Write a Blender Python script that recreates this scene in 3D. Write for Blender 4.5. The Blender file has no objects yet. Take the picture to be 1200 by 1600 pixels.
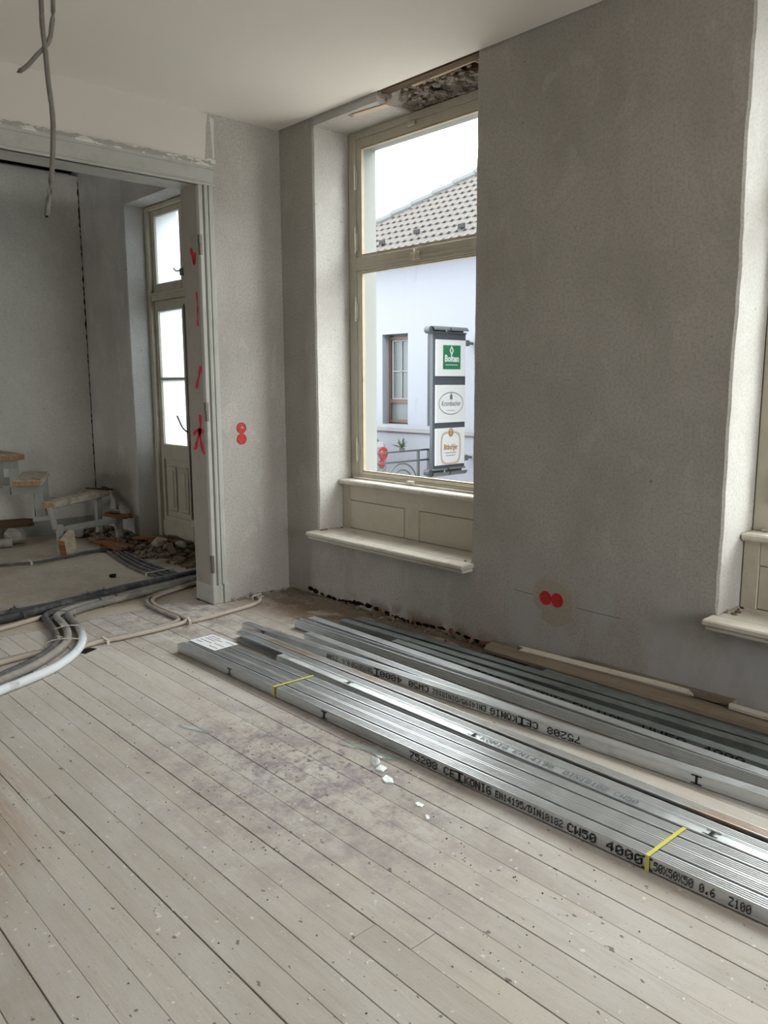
import bpy, bmesh, math, random
from mathutils import Vector, Matrix

R_ = random.Random(7)
scene = bpy.context.scene
C = scene.collection

# ------------------------------------------------------------------ camera
cam_d = bpy.data.cameras.new('camera')
cam = bpy.data.objects.new('camera', cam_d)
C.objects.link(cam)
_r = Vector((0.674967828, 0.737838998, -0.003470307))
_u = Vector((-0.115003365, 0.109847422, 0.987272895))
_f = Vector((-0.728829649, 0.665978345, -0.158997443))
M = Matrix(((_r.x, _u.x, -_f.x, 4.6019), (_r.y, _u.y, -_f.y, -3.2788), (_r.z, _u.z, -_f.z, 1.45), (0, 0, 0, 1)))
cam.matrix_world = M
cam_d.sensor_fit = 'HORIZONTAL'
cam_d.sensor_width = 36.0
cam_d.lens = 36.0 * 1252.44 / 1200.0
cam_d.clip_start = 0.05
cam_d.clip_end = 300
scene.camera = cam

# ------------------------------------------------------------------ world, light, exposure
world = bpy.data.worlds.new('overcast_sky')
scene.world = world
world.use_nodes = True
wn = world.node_tree
bg = wn.nodes['Background']
tc = wn.nodes.new('ShaderNodeTexCoord')
sep = wn.nodes.new('ShaderNodeSeparateXYZ')
wn.links.new(tc.outputs['Generated'], sep.inputs[0])
wr = wn.nodes.new('ShaderNodeValToRGB')
wr.color_ramp.elements[0].position = 0.0
wr.color_ramp.elements[0].color = (0.55, 0.56, 0.57, 1)
wr.color_ramp.elements[1].position = 1.0
wr.color_ramp.elements[1].color = (1.0, 1.0, 1.0, 1)
e = wr.color_ramp.elements.new(0.02)
e.color = (0.92, 0.945, 0.97, 1)
wn.links.new(sep.outputs['Z'], wr.inputs[0])
wn.links.new(wr.outputs[0], bg.inputs['Color'])
bg.inputs['Strength'].default_value = 1.0
scene.view_settings.view_transform = 'Standard'
scene.view_settings.look = 'None'
scene.view_settings.gamma = 1.0
scene.view_settings.use_curve_mapping = False
scene.view_settings.exposure = 3.75


def portal(name, loc, rot, sx, sy):
    l = bpy.data.lights.new(name, 'AREA')
    l.shape = 'RECTANGLE'
    l.size, l.size_y = sx, sy
    l.cycles.is_portal = True
    o = bpy.data.objects.new(name, l)
    o.location = loc
    o.rotation_euler = rot
    C.objects.link(o)


WX = [0.3625, 3.1195, 5.8765]          # left inner edge of each window niche
WW = 1.3615                            # niche width
for i, x in enumerate(WX):
    portal('sky_portal', (x + WW / 2, 0.5, 1.88), (-math.pi / 2, 0, 0), WW, 2.2)
portal('sky_portal', (-1.71, 0.5, 1.7), (-math.pi / 2, 0, 0), 1.3, 2.7)
portal('sky_portal', (-2.0, -5.3, 1.55), (math.pi / 2, 0, 0), 0.9, 1.3)
for y in (-1.9,):
    portal('sky_portal', (8.75, y, 1.75), (0, math.pi / 2, 0), 2.5, 1.7)
cy = scene.cycles
cy.max_bounces = 10
cy.diffuse_bounces = 6
cy.glossy_bounces = 4
cy.transmission_bounces = 6
cy.transparent_max_bounces = 12
cy.caustics_reflective = False
cy.caustics_refractive = False
cy.use_denoising = True
cy.sample_clamp_indirect = 8.0


# ------------------------------------------------------------------ materials
def srgb(r, g, b):
    def f(c):
        c /= 255.0
        return c / 12.92 if c <= 0.04045 else ((c + 0.055) / 1.055) ** 2.4
    return (f(r), f(g), f(b), 1.0)


class Mat:
    def __init__(self, name, base, rough=0.8, metal=0.0, spec=0.3):
        self.m = bpy.data.materials.new(name)
        self.m.use_nodes = True
        self.n = self.m.node_tree.nodes
        self.l = self.m.node_tree.links
        self.b = self.n['Principled BSDF']
        self.b.inputs['Base Color'].default_value = base
        self.b.inputs['Roughness'].default_value = rough
        self.b.inputs['Metallic'].default_value = metal
        self.b.inputs['Specular IOR Level'].default_value = spec
        self.base = base
        self.tc = self.n.new('ShaderNodeTexCoord')
        self.col = None
        self.bumpout = None

    def coord(self, scale=(1, 1, 1)):
        mp = self.n.new('ShaderNodeMapping')
        mp.inputs['Scale'].default_value = scale
        self.l.new(self.tc.outputs['Object'], mp.inputs[0])
        return mp.outputs[0]

    def noise(self, scale, detail=4, rough=0.55, stretch=(1, 1, 1), dist=0.0):
        t = self.n.new('ShaderNodeTexNoise')
        t.inputs['Scale'].default_value = scale
        t.inputs['Detail'].default_value = detail
        t.inputs['Roughness'].default_value = rough
        t.inputs['Distortion'].default_value = dist
        self.l.new(self.coord(stretch), t.inputs['Vector'])
        return t.outputs[0]

    def ramp(self, src, a, b, ca=(0, 0, 0, 1), cb=(1, 1, 1, 1)):
        r = self.n.new('ShaderNodeValToRGB')
        r.color_ramp.elements[0].position = a
        r.color_ramp.elements[0].color = ca
        r.color_ramp.elements[1].position = b
        r.color_ramp.elements[1].color = cb
        self.l.new(src, r.inputs[0])
        return r.outputs[0]

    def mix(self, fac, color, mode='MIX'):
        x = self.n.new('ShaderNodeMix')
        x.data_type = 'RGBA'
        x.blend_type = mode
        if isinstance(fac, float):
            x.inputs[0].default_value = fac
        else:
            self.l.new(fac, x.inputs[0])
        if self.col is None:
            x.inputs[6].default_value = self.base
        else:
            self.l.new(self.col, x.inputs[6])
        if isinstance(color, tuple):
            x.inputs[7].default_value = color
        else:
            self.l.new(color, x.inputs[7])
        self.col = x.outputs[2]
        self.l.new(self.col, self.b.inputs['Base Color'])
        return self

    def mul(self, a, b):
        x = self.n.new('ShaderNodeMath')
        x.operation = 'MULTIPLY'
        self.l.new(a, x.inputs[0])
        if isinstance(b, float):
            x.inputs[1].default_value = b
        else:
            self.l.new(b, x.inputs[1])
        return x.outputs[0]

    def ball(self, centre, rad, soft=0.5):
        """mask that is 1 near a place in the room and fades out: a stain with a place of its own"""
        d = self.n.new('ShaderNodeVectorMath')
        d.operation = 'DISTANCE'
        mp = self.n.new('ShaderNodeMapping')
        mp.inputs['Scale'].default_value = (1 / rad[0], 1 / rad[1], 1 / rad[2])
        self.l.new(self.tc.outputs['Object'], mp.inputs[0])
        self.l.new(mp.outputs[0], d.inputs[0])
        d.inputs[1].default_value = (centre[0] / rad[0], centre[1] / rad[1], centre[2] / rad[2])
        return self.ramp(d.outputs['Value'], 1 - soft, 1.0, (1, 1, 1, 1), (0, 0, 0, 1))

    def randcol(self, amount, dark, light):
        oi = self.n.new('ShaderNodeObjectInfo')
        r = self.ramp(oi.outputs['Random'], 0, 1, dark, light)
        self.mix(amount, r, 'MULTIPLY')
        return self

    def bump(self, src, strength=0.3, dist=0.01):
        bn = self.n.new('ShaderNodeBump')
        bn.inputs['Strength'].default_value = strength
        bn.inputs['Distance'].default_value = dist
        self.l.new(src, bn.inputs['Height'])
        if self.bumpout is not None:
            self.l.new(self.bumpout, bn.inputs['Normal'])
        self.bumpout = bn.outputs[0]
        self.l.new(self.bumpout, self.b.inputs['Normal'])
        return self


def plaster(name, base, light, dark, speck=0.35):
    m = Mat(name, base, 0.92, spec=0.15)
    m.mix(m.mul(m.ramp(m.noise(1.6, 3), 0.42, 0.66), 0.45), light)
    m.mix(m.mul(m.ramp(m.noise(2.6, 4, 0.6, (1, 1, 0.5)), 0.50, 0.72), 0.35), dark)
    m.mix(m.mul(m.ramp(m.noise(5.5, 2, 0.4, (1, 1, 0.6), 0.6), 0.62, 0.66), 0.28), light)
    m.mix(m.mul(m.ramp(m.noise(11, 3, 0.5, (1, 1, 0.45), 0.8), 0.64, 0.69), 0.22), light)
    m.mix(m.mul(m.ramp(m.noise(55, 3, 0.6), 0.60, 0.70), speck), dark)
    m.mix(m.mul(m.ramp(m.noise(34, 2, 0.5), 0.72, 0.76), 0.55), srgb(96, 89, 82))
    m.mix(m.mul(m.ramp(m.noise(75, 4, 0.7), 0.46, 0.60), 0.42), dark)
    m.bump(m.noise(130, 4, 0.7), 0.55, 0.005)
    m.bump(m.noise(6, 3), 0.25, 0.02)
    return m


MT = {}
pw = plaster('grey_plaster_front', srgb(169, 165, 158), srgb(192, 188, 182), srgb(142, 137, 130))
# damp pale blotches near the floor and a patch of earthy dirt at the foot
pw.mix(pw.mul(pw.ball((2.9, 0, 0.25), (1.9, 1, 0.42), 0.8), pw.ramp(pw.noise(4, 4, 0.6, (1, 1, 0.5)), 0.45, 0.62)), srgb(176, 175, 174))
pw.mix(pw.mul(pw.ball((1.3, 0, 0.0), (1.3, 0.3, 0.12), 0.7), pw.ramp(pw.noise(9, 4), 0.40, 0.55)), srgb(120, 104, 90))
MT['plaster_front'] = pw.m
MT['plaster_left'] = plaster('grey_plaster_left', srgb(175, 171, 164), srgb(204, 200, 194), srgb(148, 142, 135)).m
MT['plaster_far'] = plaster('far_plaster', srgb(206, 203, 193), srgb(220, 217, 207), srgb(180, 176, 165), 0.1).m
MT['reveal'] = plaster('pale_reveal', srgb(186, 183, 178), srgb(206, 204, 200), srgb(166, 160, 152)).m
c_ = Mat('white_ceiling', srgb(236, 231, 224), 0.9, spec=0.1)
c_.mix(c_.mul(c_.ramp(c_.noise(1.1, 2), 0.4, 0.7), 0.3), srgb(240, 236, 230))
c_.bump(c_.noise(40, 3), 0.06, 0.004)
MT['ceiling'] = c_.m
c_ = Mat('white_board_above_opening', srgb(212, 207, 199), 0.85, spec=0.15)
c_.mix(c_.mul(c_.ramp(c_.noise(2, 3), 0.4, 0.7), 0.25), srgb(200, 196, 190))
MT['whiteboard'] = c_.m

f_ = Mat('worn_floorboard', srgb(193, 187, 178), 0.72, spec=0.25)
f_.randcol(1.0, (0.86, 0.85, 0.84, 1), (1.06, 1.05, 1.04, 1))
f_.mix(f_.mul(f_.ramp(f_.noise(3.0, 5, 0.65, (0.7, 1.6, 1)), 0.42, 0.62), 0.6), srgb(204, 200, 196))
f_.mix(f_.mul(f_.ramp(f_.noise(9, 6, 0.7, (0.35, 3.0, 1)), 0.50, 0.68), 0.45), srgb(174, 162, 148))
f_.mix(f_.mul(f_.ball((2.30, -1.62, 0), (1.3, 0.72, 1), 0.9), f_.ramp(f_.noise(7, 7, 0.75), 0.44, 0.60)), srgb(150, 138, 142))
f_.mix(f_.mul(f_.ball((2.25, -1.5, 0), (0.85, 0.5, 1), 0.9), f_.ramp(f_.noise(22, 6, 0.8), 0.52, 0.62)), srgb(118, 108, 112))
f_.mix(f_.mul(f_.ball((0.9, -0.25, 0), (1.5, 0.45, 1), 0.6), f_.ramp(f_.noise(5, 5), 0.30, 0.50)), srgb(124, 108, 92))
f_.mix(f_.mul(f_.ball((0.15, -0.95, 0), (1.0, 0.75, 1), 0.8), f_.ramp(f_.noise(8, 6, 0.75), 0.42, 0.58)), srgb(150, 140, 136))
f_.mix(f_.mul(f_.ball((1.55, -2.75, 0), (0.9, 0.45, 1), 0.6), f_.ramp(f_.noise(8, 5, 0.7, (0.3, 3, 1)), 0.42, 0.58)), srgb(168, 146, 124))
f_.mix(f_.mul(f_.ramp(f_.noise(120, 4, 0.6), 0.62, 0.70), 0.5), srgb(150, 138, 124))
f_.mix(f_.mul(f_.ramp(f_.noise(27, 2, 0.5, (1, 1.6, 1)), 0.695, 0.72), 0.75), srgb(96, 88, 78))
f_.mix(f_.mul(f_.ramp(f_.noise(38, 3, 0.5, (1, 1, 1)), 0.68, 0.72), 0.7), srgb(228, 225, 220))
f_.bump(f_.noise(24, 5, 0.7, (0.25, 2.5, 1)), 0.25, 0.004)
f_.bump(f_.noise(160, 3), 0.2, 0.002)
MT['board'] = f_.m
d_ = Mat('dusty_floor', srgb(186, 176, 160), 0.95, spec=0.1)
d_.mix(d_.mul(d_.ramp(d_.noise(2.6, 5, 0.65), 0.42, 0.66), 0.6), srgb(160, 148, 132))
d_.mix(d_.mul(d_.ramp(d_.noise(7, 5, 0.7, (0.8, 1.6, 1)), 0.50, 0.66), 0.5), srgb(198, 192, 182))
d_.mix(d_.mul(d_.ramp(d_.noise(40, 4, 0.7), 0.60, 0.70), 0.6), srgb(128, 116, 102))
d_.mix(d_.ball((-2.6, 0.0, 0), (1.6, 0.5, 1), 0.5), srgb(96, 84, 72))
d_.bump(d_.noise(30, 5, 0.7), 0.4, 0.008)
MT['dust'] = d_.m
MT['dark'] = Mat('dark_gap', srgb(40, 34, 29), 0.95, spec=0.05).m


def paint(name, base, dirt, rough=0.5, amt=0.5, scale=8):
    m = Mat(name, base, rough, spec=0.35)
    m.mix(m.mul(m.ramp(m.noise(scale, 5, 0.65), 0.50, 0.72), amt), dirt)
    m.mix(m.mul(m.ramp(m.noise(45, 3, 0.6), 0.66, 0.72), 0.5), dirt)
    m.bump(m.noise(60, 4), 0.12, 0.002)
    return m.m


MT['casing'] = paint('grey_green_casing', srgb(178, 178, 171), srgb(150, 148, 140))
MT['jamb'] = paint('brown_grey_jamb', srgb(158, 152, 142), srgb(134, 127, 116))
MT['flaky'] = None
k_ = Mat('flaking_paint', srgb(172, 172, 165), 0.7)
k_.mix(k_.ramp(k_.noise(9, 4, 0.6, (1, 1, 2)), 0.52, 0.55), srgb(222, 218, 210))
MT['flaky'] = k_.m
MT['cream'] = paint('cream_window_paint', srgb(206, 200, 184), srgb(176, 166, 146), 0.5, 0.45)
MT['cream_dull'] = paint('dull_cream_paint', srgb(184, 178, 162), srgb(156, 147, 130), 0.5, 0.4)
MT['creambrown'] = paint('bare_brown_bead', srgb(176, 160, 138), srgb(130, 112, 92), 0.6, 0.4)
MT['sill'] = paint('worn_white_sill', srgb(198, 192, 180), srgb(152, 143, 128), 0.55, 0.7, 6)
MT['doorpaint'] = paint('olive_grey_door', srgb(176, 170, 153), srgb(140, 132, 114), 0.55, 0.5)
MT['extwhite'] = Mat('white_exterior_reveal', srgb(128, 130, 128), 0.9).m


def glass():
    m = bpy.data.materials.new('window_glass')
    m.use_nodes = True
    n, l = m.node_tree.nodes, m.node_tree.links
    n.remove(n['Principled BSDF'])
    out = n['Material Output']
    t = n.new('ShaderNodeBsdfTransparent')
    t.inputs[0].default_value = (0.93, 0.95, 0.94, 1)
    g = n.new('ShaderNodeBsdfGlossy')
    g.inputs['Roughness'].default_value = 0.02
    fr = n.new('ShaderNodeLayerWeight')
    fr.inputs[0].default_value = 0.5
    pw_ = n.new('ShaderNodeMath')
    pw_.operation = 'POWER'
    pw_.inputs[1].default_value = 5.0
    l.new(fr.outputs['Facing'], pw_.inputs[0])
    ad = n.new('ShaderNodeMath')
    ad.operation = 'MULTIPLY_ADD'
    ad.inputs[1].default_value = 0.9
    ad.inputs[2].default_value = 0.03
    l.new(pw_.outputs[0], ad.inputs[0])
    mx = n.new('ShaderNodeMixShader')
    l.new(ad.outputs[0], mx.inputs[0])
    l.new(t.outputs[0], mx.inputs[1])
    l.new(g.outputs[0], mx.inputs[2])
    l.new(mx.outputs[0], out.inputs[0])
    return m


MT['glass'] = glass()


def frosted():
    m = bpy.data.materials.new('milky_door_glass')
    m.use_nodes = True
    n, l = m.node_tree.nodes, m.node_tree.links
    n.remove(n['Principled BSDF'])
    out = n['Material Output']
    t = n.new('ShaderNodeBsdfTranslucent')
    t.inputs[0].default_value = (0.62, 0.66, 0.68, 1)
    g = n.new('ShaderNodeBsdfTransparent')
    g.inputs[0].default_value = (0.55, 0.58, 0.60, 1)
    mx = n.new('ShaderNodeMixShader')
    mx.inputs[0].default_value = 0.35
    l.new(t.outputs[0], mx.inputs[1])
    l.new(g.outputs[0], mx.inputs[2])
    l.new(mx.outputs[0], out.inputs[0])
    return m


MT['frosted'] = frosted()


def zinc(name, base, rough, dirt, amt):
    m = Mat(name, base, rough, 0.85, 0.5)
    v = m.n.new('ShaderNodeTexVoronoi')
    v.inputs['Scale'].default_value = 55
    m.l.new(m.coord((0.5, 1, 1)), v.inputs['Vector'])
    m.mix(m.mul(m.ramp(v.outputs['Distance'], 0.1, 0.7), 0.25), tuple(min(1, c * 1.2) for c in base[:3]) + (1,))
    m.mix(m.mul(m.ramp(m.noise(14, 5, 0.7, (0.4, 1, 1)), 0.5, 0.7), amt), dirt)
    rr = m.ramp(m.noise(20, 3), 0.3, 0.7, (rough - 0.06,) * 3 + (1,), (rough + 0.12,) * 3 + (1,))
    m.l.new(rr, m.b.inputs['Roughness'])
    return m


MT['zinc'] = zinc('galvanised_steel', (0.60, 0.63, 0.65, 1), 0.38, srgb(150, 150, 148), 0.3).m
MT['zinc_speck'] = zinc('speckled_galvanised_steel', (0.58, 0.61, 0.62, 1), 0.42, srgb(176, 178, 178), 0.6).m
z_ = zinc('dusty_galvanised_steel', (0.54, 0.55, 0.55, 1), 0.48, srgb(170, 160, 150), 0.6)
z_.mix(z_.mul(z_.ramp(z_.noise(6, 5, 0.7, (0.5, 2, 1)), 0.50, 0.60), 0.8), srgb(192, 168, 148))
MT['zinc_dust'] = z_.m
MT['zinc_shaded'] = zinc('shade_darkened_galvanised_steel', (0.26, 0.29, 0.29, 1), 0.5, srgb(84, 84, 80), 0.5).m  # same steel, base colour darkened for the shade at the window wall
MT['ink'] = Mat('black_print', srgb(34, 34, 36), 0.7).m
MT['ink_soft'] = Mat('faded_print', srgb(104, 108, 112), 0.7).m
MT['strap'] = Mat('yellow_strap', srgb(214, 208, 96), 0.45).m
p_ = Mat('paper_label', srgb(228, 230, 232), 0.6)
MT['paper'] = p_.m
MT['red'] = paint('red_plastic', srgb(190, 44, 42), srgb(132, 30, 30), 0.5, 0.6, 60)
MT['spray'] = Mat('red_spray_paint', srgb(206, 40, 66), 0.6).m
MT['patch'] = plaster('beige_filler', srgb(166, 158, 144), srgb(178, 171, 158), srgb(150, 141, 126)).m
MT['conduit_grey'] = paint('dusty_grey_conduit', srgb(150, 146, 140), srgb(184, 176, 164), 0.7, 0.7, 12)
MT['conduit_dark'] = paint('dusty_dark_conduit', srgb(88, 86, 86), srgb(156, 150, 142), 0.65, 0.6, 12)
MT['conduit_black'] = paint('dusty_black_conduit', srgb(58, 58, 60), srgb(140, 134, 128), 0.6, 0.5, 14)
MT['conduit_white'] = paint('dusty_white_conduit', srgb(208, 212, 214), srgb(164, 155, 144), 0.6, 0.75, 5)
w_ = Mat('dusty_white_conduit', srgb(122, 119, 115), 0.65)
w_.mix(w_.mul(w_.ramp(w_.noise(10, 4), 0.45, 0.65), 0.6), srgb(178, 170, 158))
w_.mix(w_.mul(w_.ball((-0.33, 0.52, 0), (0.85, 0.52, 1), 0.3), w_.ramp(w_.noise(5, 4), 0.36, 0.46)), srgb(222, 227, 230))
MT['conduit_white'] = w_.m
MT['conduit_beige'] = paint('dusty_beige_conduit', srgb(182, 170, 156), srgb(148, 136, 122), 0.75, 0.6, 12)
MT['cable'] = paint('grey_cable', srgb(116, 112, 104), srgb(92, 87, 80), 0.55, 0.5, 20)
MT['tie'] = Mat('dark_cable_tie', srgb(70, 68, 66), 0.6).m
MT['tiewhite'] = Mat('pale_cable_clip', srgb(205, 200, 192), 0.6).m


def wood(name, base, dark, scale=5, rough=0.75, stretch=(0.3, 4, 4)):
    m = Mat(name, base, rough, spec=0.2)
    m.mix(m.mul(m.ramp(m.noise(scale, 6, 0.65, stretch), 0.42, 0.66), 0.8), dark)
    m.mix(m.mul(m.ramp(m.noise(30, 3), 0.62, 0.72), 0.5), dark)
    m.bump(m.noise(scale * 4, 5, 0.6, stretch), 0.3, 0.004)
    return m.m


MT['tread'] = wood('dirty_tread_wood', srgb(190, 180, 160), srgb(140, 126, 106))
MT['endgrain'] = wood('orange_end_grain', srgb(170, 138, 104), srgb(116, 86, 60), 9, 0.8, (1, 6, 1))
MT['peach'] = paint('bare_peach_render', srgb(206, 184, 160), srgb(190, 172, 152), 0.9)
MT['brownwood'] = wood('brown_wood', srgb(142, 98, 66), srgb(86, 58, 40))
MT['darkwood'] = wood('dark_old_timber', srgb(104, 82, 64), srgb(58, 44, 34))
MT['palewood'] = wood('pale_lath_wood', srgb(196, 178, 148), srgb(160, 138, 108))
MT['greywood'] = wood('grey_brown_plank', srgb(140, 128, 112), srgb(100, 90, 78))
MT['whitewood'] = wood('white_painted_lath', srgb(204, 198, 186), srgb(160, 150, 134))
MT['steel_green'] = paint('grey_green_steel', srgb(150, 152, 142), srgb(114, 112, 102), 0.55, 0.5)
MT['hinge'] = Mat('old_metal', srgb(120, 116, 108), 0.5, 0.6).m
r_ = Mat('rubble', srgb(126, 112, 96), 0.95, spec=0.1)
r_.mix(r_.ramp(r_.noise(9, 5, 0.7), 0.45, 0.6), srgb(88, 74, 60))
r_.mix(r_.mul(r_.ramp(r_.noise(16, 3, 0.6), 0.60, 0.66), 0.8), srgb(170, 158, 140))
r_.bump(r_.noise(40, 5, 0.7), 0.6, 0.01)
MT['rubble'] = r_.m
MT['dirt'] = paint('brown_dirt', srgb(126, 114, 100), srgb(104, 92, 78), 0.95, 0.7, 14)
r_ = Mat('crumbling_mortar', srgb(186, 178, 168), 0.95, spec=0.1)
r_.mix(r_.ramp(r_.noise(14, 5, 0.7), 0.46, 0.56), srgb(150, 138, 126))
r_.mix(r_.mul(r_.ramp(r_.noise(22, 4, 0.7), 0.58, 0.64), 0.8), srgb(96, 82, 70))
r_.bump(r_.noise(30, 6, 0.75), 0.9, 0.02)
MT['mortar'] = r_.m
MT['brick'] = paint('broken_brick', srgb(132, 104, 88), srgb(120, 88, 72), 0.9, 0.7, 14)
MT['stone'] = paint('grey_stone', srgb(150, 146, 136), srgb(110, 104, 94), 0.9, 0.6, 9)
sh_ = Mat('glass_shard', srgb(190, 205, 200), 0.08, spec=0.8)
sh_.b.inputs['Alpha'].default_value = 0.32
MT['shard'] = sh_.m
# street
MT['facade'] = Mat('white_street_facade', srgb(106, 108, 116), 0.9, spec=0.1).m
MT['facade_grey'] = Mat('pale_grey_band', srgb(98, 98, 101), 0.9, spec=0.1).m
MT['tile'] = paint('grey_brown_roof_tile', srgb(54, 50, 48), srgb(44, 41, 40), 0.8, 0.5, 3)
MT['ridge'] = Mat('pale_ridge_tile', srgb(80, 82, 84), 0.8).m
MT['brownframe'] = Mat('brown_window_frame', srgb(58, 42, 36), 0.5).m
MT['darkglass'] = Mat('street_window_pane', srgb(62, 68, 70), 0.25, spec=0.25).m
MT['leadgrey'] = Mat('lead_grey_sheet', srgb(48, 52, 58), 0.5, 0.3).m
MT['scroll'] = Mat('zinc_scroll', srgb(70, 74, 76), 0.45, 0.4).m
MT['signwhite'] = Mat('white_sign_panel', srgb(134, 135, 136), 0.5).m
MT['signgreen'] = Mat('green_sign', srgb(4, 66, 40), 0.5).m
MT['signtext'] = Mat('sign_lettering_grey', srgb(54, 54, 52), 0.6).m
MT['signgold'] = Mat('sign_gold', srgb(104, 74, 22), 0.5).m
MT['signbrown'] = Mat('sign_sepia', srgb(90, 84, 68), 0.5).m
MT['rail'] = Mat('grey_railing', srgb(58, 62, 64), 0.5, 0.2).m
MT['asphalt'] = paint('asphalt', srgb(164, 160, 154), srgb(146, 142, 138), 0.9)
MT['carwhite'] = Mat('white_car_paint', srgb(100, 102, 106), 0.3, spec=0.5).m
MT['carred'] = Mat('red_tail_light', srgb(122, 20, 20), 0.25, spec=0.6).m
MT['tyre'] = Mat('tyre_rubber', srgb(30, 30, 32), 0.9).m
MT['leafdark'] = Mat('dark_green_leaf', srgb(46, 54, 44), 0.7).m


# ------------------------------------------------------------------ mesh helpers
def link(name, bm, mat, parent=None, smooth=False):
    me = bpy.data.meshes.new(name)
    bm.normal_update()
    bm.to_mesh(me)
    bm.free()
    if smooth:
        for p in me.polygons:
            p.use_smooth = True
    o = bpy.data.objects.new(name, me)
    for mm in (mat if isinstance(mat, (list, tuple)) else [mat]):
        me.materials.append(MT[mm] if isinstance(mm, str) else mm)
    C.objects.link(o)
    if parent:
        o.parent = parent
    return o


def tag(o, label=None, cat=None, group=None, kind=None):
    if label:
        o['label'] = label
    if cat:
        o['category'] = cat
    if group:
        o['group'] = group
    if kind:
        o['kind'] = kind
    return o


def empty(name, loc=(0, 0, 0)):
    o = bpy.data.objects.new(name, None)
    o.location = loc
    o.empty_display_size = 0.1
    C.objects.link(o)
    return o


def hexa(bm, pts, mi=0):
    v = [bm.verts.new(p) for p in pts]
    for q in ((0, 3, 2, 1), (4, 5, 6, 7), (0, 1, 5, 4), (1, 2, 6, 5), (2, 3, 7, 6), (3, 0, 4, 7)):
        f = bm.faces.new([v[i] for i in q])
        f.material_index = mi
    return v


def box(bm, x0, x1, y0, y1, z0, z1, mi=0, mat=None):
    pts = [(x0, y0, z0), (x1, y0, z0), (x1, y1, z0), (x0, y1, z0), (x0, y0, z1), (x1, y0, z1), (x1, y1, z1), (x0, y1, z1)]
    if mat is not None:
        pts = [mat @ Vector(p) for p in pts]
    return hexa(bm, pts, mi)


def bbox(bm, x0, x1, y0, y1, z0, z1, b=0.004, mat=None):
    """box with chamfered edges"""
    t = bmesh.new()
    box(t, x0, x1, y0, y1, z0, z1)
    bmesh.ops.bevel(t, geom=t.edges[:], offset=b, segments=1, affect='EDGES', profile=0.5)
    merge(bm, t, mat)


def merge(bm, t, mat=None):
    vm = {}
    for v in t.verts:
        vm[v] = bm.verts.new(mat @ v.co if mat is not None else v.co)
    for f in t.faces:
        try:
            nf = bm.faces.new([vm[v] for v in f.verts])
            nf.material_index = f.material_index
        except ValueError:
            pass
    t.free()


def BX(name, dims, mat, parent=None, b=0.004, mtx=None):
    bm = bmesh.new()
    bbox(bm, *dims, b, mtx)
    return link(name, bm, mat, parent)


def ring(bm, x0, x1, z0, z1, wl, wr, wb, wt, y0, y1, b=0.003):
    bbox(bm, x0, x0 + wl, y0, y1, z0, z1, b)
    bbox(bm, x1 - wr, x1, y0, y1, z0, z1, b)
    bbox(bm, x0 + wl, x1 - wr, y0, y1, z0, z0 + wb, b)
    bbox(bm, x0 + wl, x1 - wr, y0, y1, z1 - wt, z1, b)


def cyl(bm, p0, p1, r, n=10, r1=None, caps=True):
    p0, p1 = Vector(p0), Vector(p1)
    d = (p1 - p0).normalized()
    a = d.orthogonal().normalized()
    b = d.cross(a)
    r1 = r if r1 is None else r1
    A = [bm.verts.new(p0 + (a * math.cos(t) + b * math.sin(t)) * r) for t in [2 * math.pi * i / n for i in range(n)]]
    B = [bm.verts.new(p1 + (a * math.cos(t) + b * math.sin(t)) * r1) for t in [2 * math.pi * i / n for i in range(n)]]
    for i in range(n):
        bm.faces.new((A[i], A[(i + 1) % n], B[(i + 1) % n], B[i]))
    if caps:
        bm.faces.new(A[::-1])
        bm.faces.new(B)


def spline(pts, step=0.03):
    P = [Vector(p) for p in pts]
    P = [P[0] * 2 - P[1]] + P + [P[-1] * 2 - P[-2]]
    out = []
    for i in range(1, len(P) - 2):
        a, b, c, d = P[i - 1], P[i], P[i + 1], P[i + 2]
        n = max(2, int((c - b).length / step))
        for k in range(n):
            t = k / n
            out.append(0.5 * ((2 * b) + (c - a) * t + (2 * a - 5 * b + 4 * c - d) * t * t + (3 * b - a - 3 * c + d) * t ** 3))
    out.append(P[-2])
    return out


def tube(bm, pts, r, n=10, step=0.03):
    pp = spline(pts, step)
    up = Vector((0, 0, 1))
    rings = []
    for i, p in enumerate(pp):
        t = (pp[min(i + 1, len(pp) - 1)] - pp[max(i - 1, 0)]).normalized()
        s = t.cross(up)
        if s.length < 0.2:
            s = t.cross(Vector((0.7, 0.7, 0)))
        s.normalize()
        w = s.cross(t)
        rings.append([bm.verts.new(p + (s * math.cos(a) + w * math.sin(a)) * r) for a in [2 * math.pi * k / n for k in range(n)]])
    for A, B in zip(rings, rings[1:]):
        for k in range(n):
            bm.faces.new((A[k], A[(k + 1) % n], B[(k + 1) % n], B[k]))
    bm.faces.new(rings[0][::-1])
    bm.faces.new(rings[-1])


def rough_lump(bm, c, s, seed, mi=0, sub=2):
    rr = random.Random(seed)
    t = bmesh.new()
    bmesh.ops.create_icosphere(t, subdivisions=sub, radius=1)
    rot = Matrix.Rotation(rr.uniform(0, 6.28), 3, 'Z') @ Matrix.Rotation(rr.uniform(-.4, .4), 3, 'X')
    for v in t.verts:
        k = 1 + rr.uniform(-0.22, 0.16)
        p = v.co * k
        p = Vector([math.copysign(abs(q) ** 0.8, q) for q in p])
        v.co = rot @ Vector((p.x * s[0], p.y * s[1], p.z * s[2])) + Vector(c)
    for f in t.faces:
        f.material_index = mi
    merge(bm, t)


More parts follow.
